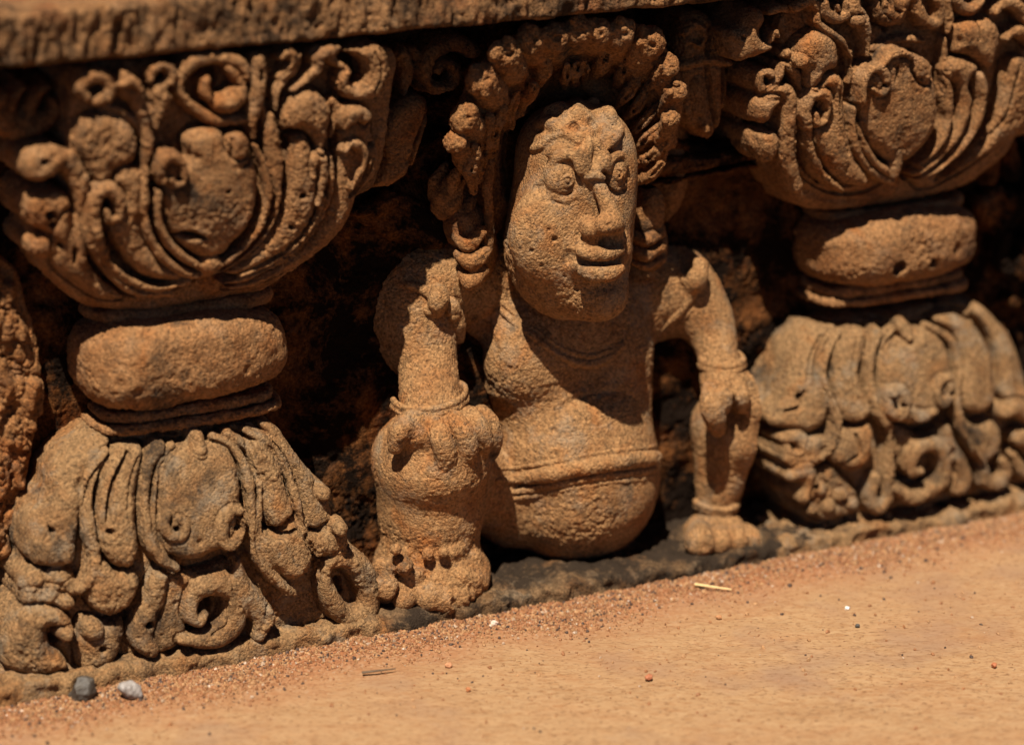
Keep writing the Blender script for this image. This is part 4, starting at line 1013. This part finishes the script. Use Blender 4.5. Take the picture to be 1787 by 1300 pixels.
# far arm
B.tube(PT(a4, [(980, 90, .002), (1070, 100, .006), (1130, 125, .010), (1190, 195, .016), (1226, 265, .022), (1245, 330, .029), (1258, 400, .035)]),
       [.019, .0205, .0180, .0150, .0124, .0104, .0104], .008, n=6)
B.ell(W(a4, 1060, 140, .004), (.020, .016, .023), .01)
B.ell(W(a4, 1280, 450, .040), (98*K4, .0115, 72*K4), .005, rot=-14)
B.ell(W(a4, 1345, 480, .040), (55*K4, .012, 90*K4), .005)
for P, r in (([(1225, 460, .046), (1228, 515, .051), (1240, 560, .050), (1246, 590, .046)], [.0052, .0062, .0058, .0042]),
             ([(1265, 450, .047), (1262, 490, .052), (1272, 520, .050)], [.0046, .005, .0036]),
             ([(1310, 440, .047), (1325, 480, .053), (1328, 520, .050)], [.0044, .0048, .0034]),
             ([(1350, 450, .045), (1372, 510, .050), (1366, 565, .048), (1360, 590, .045)], [.0048, .0056, .0054, .004]),
             ([(1380, 460, .038), (1398, 520, .041), (1394, 580, .040)], [.0044, .0048, .0040])):
    B.tube(PT(a4, P), r, .0011, n=5)
B.tube(PT(a4, [(1298, 490, .052), (1302, 520, .053)]), [.0018, .002], .002, True)
B.ell(W(a4, 1285, 590, .026), (112*K4, .026, 130*K4), .006)
B.tube(PT(a4, [(1280, 600, .025), (1272, 690, .025), (1255, 770, .025), (1238, 830, .026), (1240, 880, .028)]), [.0155, .0150, .0120, .0088, .010], .007, sy=1.25)
B.ell(W(a4, 1250, 945, .034), (118*K4, .022, 62*K4), .006)
for u, v, r in ((1188, 968, .0078), (1250, 965, .0070), (1308, 958, .0066), (1358, 958, .0060)):
    B.cap(W(a4, u-6, v-40, .038), W(a4, u, v, .053), r*.85, r, .0015)
# head
B.ell(W(zf, 388, 845, .039), (322*KF, .0330, 400*KF), .0015, pw=2.06)
B.ell(W(zf, 428, 480, .040), (290*KF, .0300, 362*KF), .010, pw=2.6)
B.ell(W(zf, 560, 1120, .062), (.0125, .0095, .0105), .010)                 # chin
B.ell(W(zf, 250, 800, .055), (.016, .012, .022), .010)                      # near cheek
def onh(u, v, lift=0.):
    """walk the sight line until it meets the modelled head"""
    tr = zf((u, v)); a = at(*tr, .0865); b = at(*tr, .0)
    for t in np.linspace(0, 1, 240):
        p = a+(b-a)*t; i = np.round((p-B.o)/B.h).astype(int)
        if (i < 0).any() or (i >= B.n).any(): continue
        if B.F[tuple(i)] < 0: return p+np.array([0, -lift, 0])
    return p
H = lambda P, l=0.: [onh(u, v, l) for u, v in P]
# guides for the eyes and brows, read off the plain head
e1, e2 = onh(376, 512), onh(640, 475)
lid1 = H([(218, 540), (262, 512), (288, 455), (330, 405), (385, 388), (424, 405), (446, 448)]); lid2 = H([(592, 465), (602, 410), (635, 384), (665, 388), (685, 435)])
low1 = H([(262, 540), (305, 592), (375, 618), (435, 592)]); low2 = H([(600, 520), (635, 560), (680, 540)])
brow1 = H([(195, 352), (225, 346), (258, 330), (290, 298), (345, 272), (400, 284), (438, 318)]); fold1 = H([(250, 385), (290, 345), (350, 322), (405, 345), (428, 385)])
brow2 = H([(585, 340), (620, 305), (650, 260)])
B.tube([p+np.array([0, -.0010, 0]) for p in H([(452, 480), (462, 530), (450, 590)])], [.0012, .0020, .0012], .004, True, n=5)
B.tube([p+np.array([0, .0010, 0]) for p in H([(588, 360), (590, 440), (600, 530)])], [.002, .003, .002], .004, True, n=5)
B.ell(e1+np.array([-.0010, .0004, -.0030]), (.0092, .0020, .0080), .003, True)
B.ell(e2+np.array([0, -.0008, 0]), (.0080, .0034, .0108), .003, True)
nb = [onh(515, 480), onh(540, 560), onh(562, 640), onh(578, 715)]
B.tube([nb[0]+np.array([0, 0, 0]), nb[1]+np.array([0, -.0036, 0]), nb[2]+np.array([0, -.0064, 0]), nb[3]+np.array([0, -.0086, 0])], [.0034, .0034, .0040, .0050], .0028, n=6)
tip = W(zf, 582, 745, .0805)
B.ell(tip, (.0058, .0052, .0050), .003)
B.ell(W(zf, 502, 762, .0745), (.0052, .0062, .0052), .0015, rot=-10); B.ell(W(zf, 630, 744, .0742), (.0044, .0058, .0050), .0015, rot=10)
B.ell(W(zf, 520, 818, .0755), (.0022, .0034, .0013), .001, True); B.ell(W(zf, 622, 806, .0765), (.0018, .0034, .0013), .001, True)
# mouth
B.ell(onh(560, 890, -.0030), (.0165, .0095, .0125), .006)
m0 = H([(400, 906), (460, 927), (530, 938), (600, 936), (655, 914)])
B.tube([p+np.array([0, -.001, 0]) for p in m0], [.0022, .0026, .0026, .0026, .0022], .0016, True)
B.tube([p+np.array([0, -.0006, .0040]) for p in m0[:]], [.0014, .0028, .0034, .0032, .0022], .0008, n=6)
B.tube([p+np.array([0, -.0006, -.0054]) for p in m0[1:]], [.0022, .0038, .0040, .0024], .0012, n=6)
B.ell(m0[0]+np.array([-.001, -.0008, 0]), (.0026, .003, .0022), .002, True)
B.ell(onh(590, 1062)+np.array([0, -.0015, 0]), (.0085, .0030, .0026), .003, True)
B.tube(H([(440, 820), (400, 870), (385, 930)]), [.0012, .0016, .001], .004, True)
# eyes
for e, s in ((e1, 1.), (e2, .82)):
    c = e+np.array([-.0004, .0034, -.0006]); B.ell(c, (.0082*s, .0060, .0086), .0003)
    f = np.array([.0006*s, -.0062, .0004])
    B.ell(c+np.array([.0010*s, -.0053, .0004]), (.0034*s, .0014, .0036), .0003)
    for R_, r_, sb in ((.0041, .0007, True), (.0014, .0006, True)):
        ring_ = [c+np.array([math.cos(t)*R_*s, -.0054*math.sqrt(max(0, 1-(R_/.009)**2))-.0010, math.sin(t)*R_+.0004]) for t in np.linspace(0, 2*math.pi, 17)]
        B.tube(ring_, r_, .0005, sb, n=2)
B.tube([p+np.array([0, -.0012, .0004]) for p in lid1], [.0015, .0022, .0026, .0026, .0025, .0021, .0014], .0006, n=6)
B.tube([p+np.array([0, -.0014, 0]) for p in lid2], [.0012, .0018, .0019, .0017, .001], .001, n=6)
B.tube([p+np.array([0, .0002, 0]) for p in low1], [.0008, .0014, .0015, .0010], .0014, n=5)
B.tube([p+np.array([0, .0002, 0]) for p in low2], [.0008, .0012, .0010], .0014, n=5)
# brows, frown lobes, ring over the bridge
B.tube([p+np.array([.0004, -.0002, -.0034]) for p in brow1[1:-1]], [.0006, .0010, .0011, .0010, .0006], .0012, True, n=6)
B.tube([p+np.array([0, .0002, .0032]) for p in lid2[1:]], [.0006, .0010, .0010, .0006], .0010, True, n=6)
B.tube([p+np.array([0, -.0008, 0]) for p in brow1], [.0016, .0022, .0024, .0025, .0026, .0024, .0014], .0012, n=6)
B.ell(onh(345, 362, .0), (.0085, .0020, .0034), .003, rot=4)
B.tube([p+np.array([0, -.0008, 0]) for p in brow2], [.0018, .0026, .0022], .0012, n=6)
B.tube([p+np.array([0, -.0010, 0]) for p in H([(492, 320), (462, 400), (480, 455)])], [.0024, .0040, .0028], .001, n=6)
B.tube([p+np.array([0, -.0010, 0]) for p in H([(530, 320), (548, 400), (530, 455)])], [.0024, .0038, .0026], .001, n=6)
B.tube([p+np.array([0, -.0014, 0]) for p in H([(468, 515), (490, 495), (530, 490), (560, 502)])], [.0014, .0019, .0019, .0014], .001, n=6)
B.ell(onh(452, 425), (.0030, .0022, .0062), .004)
B.ell(onh(470, 560), (.0030, .0018, .0050), .004)
B.ell(onh(588, 420), (.0020, .0018, .0050), .003)
# furrowed forehead and worn hair knots
for P, r in (([(245, 228), (280, 218), (340, 235), (400, 225)], [.0016, .0026, .0026, .0016]), ([(300, 160), (360, 150), (400, 190)], [.003, .0034, .0026]),
             ([(425, 90), (440, 160), (455, 230), (468, 285)], [.0030, .0036, .0030, .0022]), ([(520, 120), (560, 130), (600, 175), (640, 235)], [.0028, .0036, .0034, .0028]),
             ([(575, 250), (600, 290), (640, 290)], [.0022, .0030, .0020]), ([(490, 180), (510, 240), (500, 290)], [.0018, .0024, .0016])):
    B.tube([p+np.array([0, .0006, 0]) for p in H(P)], r, .0026, n=6)
for u, v, r in ((418, 245, .0026), (520, 220, .0034), (520, 160, .0022), (545, 265, .0018)):
    B.ell(onh(u, v), (r*.8, r, r), .0012, True)
B.tube(H([(225, 250), (290, 268), (350, 262)]), [.0006, .0012, .0008], .0014, True)
# worn spots
B.ell(onh(560, 838)+np.array([0, -.0006, 0]), (.0016, .0020, .0022), .001, True)
B.tube([p+np.array([0, -.0002, 0]) for p in H([(448, 742), (440, 775), (452, 808)])], [.0006, .0012, .0008], .0015, True)
for u, v, r in ((320, 820, .0014), (290, 770, .0009), (430, 1080, .0012), (370, 1010, .0008), (200, 880, .0008), (250, 960, .0009), (600, 745, .0010)):
    B.ell(onh(u, v), r, .0006, True)
def onb(tr, u, v, lift=0., vol=None):
    vol = vol or B; q = tr((u, v)); a = at(*q, .085); b = at(*q, .0); p = b
    for t in np.linspace(0, 1, 300):
        p = a+(b-a)*t; i = np.round((p-vol.o)/vol.h).astype(int)
        if (i < 0).any() or (i >= vol.n).any(): continue
        if vol.F[tuple(i)] < 0: break
    return p+np.array([0, -lift, 0])
V, Q = B.mesh()
V = weather(V, Q, rough=.9, pits=.02, wear=.45, seed=400, calm=lambda p: 1-.75*np.clip((p[:, 2]-.175)/.02, 0, 1))
mesh_obj('body', V, Q, M_body, fig)
print('body', len(V))

# --- what the figure wears
def vol_around(pts, m, h=.0005, mat=M_body, name='x', k=.0006, seed=0, rough=.8, pits=.02, extra=None):
    A = np.vstack([np.asarray(p[0])[:, :3] for p in pts]); v = Vol(A.min(0)-m, A.max(0)+m, h)
    for P, r in pts: v.tube(P, r, k, n=6)
    if extra: extra(v)
    return v.build(name, mat, fig, seed=seed, rough=rough, pits=pits)
OB = lambda tr, P, l=0.: np.array([onb(tr, u, v, l) for u, v in P])
# necklace
NP = [(520, 190), (570, 235), (640, 290), (710, 340), (770, 368), (830, 372), (890, 350), (930, 310), (950, 260)]
vol_around([(OB(a4, NP, -.0003), [.0012, .0019, .0022, .0022, .0022, .0022, .0020, .0018, .001]),
            (OB(a4, [(u+6, v-26) for u, v in NP], -.0005), [.001, .0014, .0015, .0015, .0015, .0015, .0014, .0012, .001])], .006, name='necklace', seed=501)
# belt in three ridges round the belly
def beltline(dv, l): 
    P = [(508, 752), (560, 748), (640, 736), (720, 722), (800, 707), (880, 694), (960, 684), (1015, 678), (1040, 672)]
    return OB(a4, [(u, v+dv) for u, v in P], l)
vol_around([(beltline(-28, .0001), [.0004, .0010, .0013, .0014, .0014, .0014, .0014, .0012, .0008]),
            (beltline(8, .0006), [.0008, .0024, .0036, .0039, .0040, .0040, .0039, .0036, .0026]),
            (beltline(52, -.0006), [.0006, .0014, .0018, .0018, .0018, .0018, .0018, .0016, .001]),
            (beltline(76, -.0009), [.0004, .0010, .0014, .0014, .0014, .0014, .0014, .0012, .0008])], .007, name='belt', seed=502, k=.001)
# bangles
def bangle(c, a, b, rows, tilt, seed, name='bangle'):
    pts = []
    for dz, r in rows:
        P = [c+np.array([a*math.cos(t), -b*math.sin(t), dz+tilt*math.cos(t)-.0012*math.sin(t)]) for t in np.linspace(-.25, math.pi+.25, 15)]
        pts.append((np.array(P), r))
    return vol_around(pts, .006, name=name, seed=seed)
bangle(W(a4, 286, 488, .034), .0178, .0160, [(.0020, .0017), (-.0010, .0021)], .0018, 510)
bangle(W(a4, 1260, 362, .034), .0104, .0108, [(.0016, .0015), (-.0012, .0019)], .0006, 511)
bangle(W(a4, 1240, 832, .027), .0102, .0120, [(.0008, .0016), (-.0016, .0012)], 0., 512, 'anklet')
# armlets: a knob with a tail of beads
vol_around([(OB(a4, [(285, 190), (318, 178)], .0), [.003, .003]), (np.array([W(a4, 312, 190, .025), W(a4, 316, 160, .027), W(a4, 318, 132, .027)]), [.0040, .0052, .0040]),
            (np.array([W(a4, 345, 160, .022), W(a4, 360, 185, .024), W(a4, 365, 210, .024)]), [.0030, .0040, .0036]),
            (np.array([W(a4, 372, 205, .022), W(a4, 382, 245, .022), W(a4, 384, 290, .019)]), [.0034, .0036, .0024]),
            (np.array([W(a4, 215, 110, .018), W(a4, 260, 125, .021), W(a4, 300, 150, .023)]), [.0020, .0026, .0028])], .009, name='armlet', seed=520, k=.0012)
vol_around([(np.array([W(a4, 1186, 48, .029), W(a4, 1178, 90, .030), W(a4, 1160, 132, .027)]), [.0044, .0054, .0030]),
            (np.array([W(a4, 1118, 60, .022), W(a4, 1130, 88, .025), W(a4, 1150, 110, .026)]), [.0018, .0024, .0020]),
            (OB(a4, [(1165, 140), (1130, 190), (1090, 230), (1060, 262)], -.0002), [.0024, .0022, .0020, .0014]),
            (OB(a4, [(1190, 150), (1150, 205), (1110, 245)], -.0004), [.0014, .0014, .001])], .009, name='armlet', seed=521, k=.0012)
# ears
vol_around([(np.array([W(a3, 268, 555, .018), W(a3, 255, 545, .024), W(a3, 240, 600, .027), W(a3, 232, 700, .028), W(a3, 238, 800, .029), W(a3, 236, 880, .030), W(a3, 222, 960, .029)]), [.0020, .0026, .0026, .0020, .0022, .0026, .0020])], .008, name='ear', mat=M_hair, seed=530)
# ear pendants
vol_around([(np.array([W(a3, 118, 868, .024), W(a3, 160, 892, .030), (W(a3, 208, 850, .032))]), [.0026, .0040, .0034]),
            (np.array([W(a3, 128, 935, .026), W(a3, 172, 962, .032), (W(a3, 222, 922, .032))]), [.0028, .0044, .0034]),
            (np.array([W(a3, 140, 1005, .026), W(a3, 172, 1030, .032), (W(a3, 215, 992, .031))]), [.0028, .0044, .0030])], .022, name='ear_pendant', mat=M_hair, seed=531, k=.001,
           extra=lambda v: (v.ell(W(a3, 140, 815, .016), (.0115, .0130, .0115), .0015), v.ell(W(a3, 185, 900, .012), (.010, .014, .020), .002)))
vol_around([(np.array([W(a3, 765, 862, .030), W(a3, 815, 880, .034), (W(a3, 862, 850, .030))]), [.0026, .0034, .0028]),
            (np.array([W(a3, 765, 915, .030), W(a3, 815, 935, .034), (W(a3, 868, 905, .030))]), [.0028, .0036, .0028]),
            (np.array([W(a3, 765, 960, .028), W(a3, 815, 975, .031), (W(a3, 870, 948, .027))]), [.0020, .0024, .0020])], .022, name='ear_pendant', mat=M_hair, seed=532, k=.001,
           extra=lambda v: (v.ell(W(a3, 812, 765, .024), (.0075, .010, .0125), .001, pw=2.6), v.ell(W(a3, 815, 880, .014), (.0085, .014, .016), .002)))
vol_around([(np.array([W(a3, 50, 760, .018), W(a3, 80, 700, .024), W(a3, 115, 640, .030), W(a3, 142, 592, .030)]), [.0036, .0050, .0036, .0010]),
            (np.array([W(a3, 70, 780, .018), W(a3, 105, 730, .024), W(a3, 140, 660, .026)]), [.004, .0046, .0016]),
            (np.array([W(a3, 40, 720, .014), W(a3, 55, 660, .020), W(a3, 80, 600, .020)]), [.0034, .0040, .0014]),
            (np.array([W(a3, 110, 790, .016), W(a3, 150, 760, .022), W(a3, 190, 720, .020)]), [.0034, .0040, .0020])], .009, name='ear_flower', mat=M_hair, seed=533, k=.0012,
           extra=lambda v: v.ell(W(a3, 95, 740, .010), (.010, .012, .016), .002))
# the mane
HV = Vol((-.058, -.073, .120), (.132, .0, .288), .00055)
c0 = W(a3, 520, 430, .0)
HV.ell(W(a3, 525, 420, .004), (370*K3*1.1, .026, 345*K3*1.05), 0, pw=2.4)
HV.ell(W(a3, 200, 560, .0), (.014, .022, .045), .008)
HV.ell(W(a3, 850, 540, .0), (.012, .024, .040), .008)
HV.ell(W(a3, 555, 620, .050), (235*K3*1.1, .047, 345*K3), .004, sub=True)
rh = np.random.RandomState(21)
locks = [((118, 520), (190, 650), 34, 1), ((148, 432), (235, 560), 44, 1), ((212, 292), (300, 440), 50, 1), ((300, 195), (352, 345), 50, 1), ((388, 142), (412, 268), 44, 1), ((476, 132), (476, 236), 46, 1),
         ((560, 108), (540, 215), 46, 1), ((632, 112), (600, 215), 42, 1), ((716, 112), (668, 250), 48, 1), ((820, 150), (738, 340), 50, 1), ((893, 235), (800, 430), 36, 1), ((924, 330), (842, 500), 30, 1), ((905, 430), (850, 590), 26, 1)]
rim = [(t[0]*.86+q_[0]*.14, t[1]*.86+q_[1]*.14) for t, q_, _a, _b in locks]
HV.tube([W(a3, u, v, .040) for u, v in rim], [.0045]+[.0078]*9+[.0062, .005, .004], .003, n=3)
HV.tube([W(a3, t[0]*.55+q_[0]*.45, t[1]*.55+q_[1]*.45, .034) for t, q_, _a, _b in locks], [.0045]+[.0100]*9+[.009, .007, .006], .004, n=3)
for li, ((tu, tv), (ru, rv), r, _) in enumerate(locks):
    td = (.049, .0505, .0545, .0575)[li] if li < 4 else .0585
    du, dv = tu-ru, tv-rv; L_ = math.hypot(du, dv); nx, ny = -dv/L_, du/L_
    rr = r*K3*1.2; r = r*1.15
    HV.tube([W(a3, ru, rv, .026), W(a3, ru+du*.5, rv+dv*.5, td-.015), W(a3, tu-du*.2, tv-dv*.2, td-.005), W(a3, tu, tv, td)], [rr*.6, rr*.95, rr*1.0, rr*.85], .0015, n=5)
    # curl on the tip
    HV.ell(W(a3, tu, tv+6, td), (rr*1.0, .006, rr*1.0), .001)
    for s_ in (-.55, 0, .55):
        HV.tube([W(a3, ru+nx*r*s_*1.2, rv+ny*r*s_*1.2, .032), W(a3, ru+du*.5+nx*r*s_, rv+dv*.5+ny*r*s_, td-.0075), W(a3, tu-du*.1+nx*r*s_*.9, tv-dv*.1+ny*r*s_*.9, td+.003)], [rr*.26, rr*.36, rr*.26], .0005, n=4)
    HV.tube([W(a3, tu-nx*r*.3, tv-ny*r*.3+8, td+.0075), W(a3, tu+4, tv+14, td+.0075), W(a3, tu+nx*r*.4, tv+ny*r*.4+8, td+.0055)], [rr*.16, rr*.24, rr*.16], .001, sub=True)
    for q in range(5):
        an = rh.rand()*6.28; HV.ell(W(a3, tu+math.cos(an)*r*.7, tv+math.sin(an)*r*.7, td-.0005+rh.rand()*.004), rr*(.28+.2*rh.rand()), .0008)
for P, r in (([(400, 300), (425, 262), (440, 225)], 40), ([(350, 400), (380, 350), (400, 320)], 30), ([(545, 300), (556, 265), (560, 235)], 26), ([(515, 320), (520, 280), (525, 240)], 18), ([(585, 300), (588, 260), (585, 230)], 16),
             ([(620, 270), (650, 235), (665, 200)], 34), ([(700, 320), (725, 270), (735, 220)], 24), ([(690, 400), (750, 340), (790, 260)], 22), ([(720, 440), (780, 390), (830, 300)], 22),
             ([(740, 500), (800, 450), (860, 380)], 20), ([(760, 560), (810, 510), (880, 450)], 20), ([(770, 610), (820, 580), (880, 530)], 20), ([(780, 660), (830, 640), (870, 600)], 22),
             ([(250, 560), (260, 480), (290, 400)], 22), ([(215, 620), (215, 520), (240, 430)], 22), ([(180, 700), (170, 620), (190, 540)], 24), ([(320, 470), (320, 400), (345, 340)], 16)):
    HV.tube([W(a3, *P[0], .032), W(a3, *P[1], .044), W(a3, *P[2], .050)], [r*K3*.6, r*K3, r*K3*.7], .0008, n=5)
    HV.tube([W(a3, P[0][0]+r*.2, P[0][1], .032+r*K3*.5), W(a3, P[1][0]+r*.2, P[1][1], .044+r*K3*.9), W(a3, P[2][0]+r*.2, P[2][1], .050+r*K3*.6)], [.0006, .0009, .0006], .0008, sub=True)
V, Q = HV.mesh(); V = V+normals(V, Q)*(.0007*vnoise(V*np.array([1, 1, .45]), .0035, 550))[:, None]
V = weather(V, Q, rough=1.1, pits=.05, seed=551)
mesh_obj('hair', V, Q, M_hair, fig)
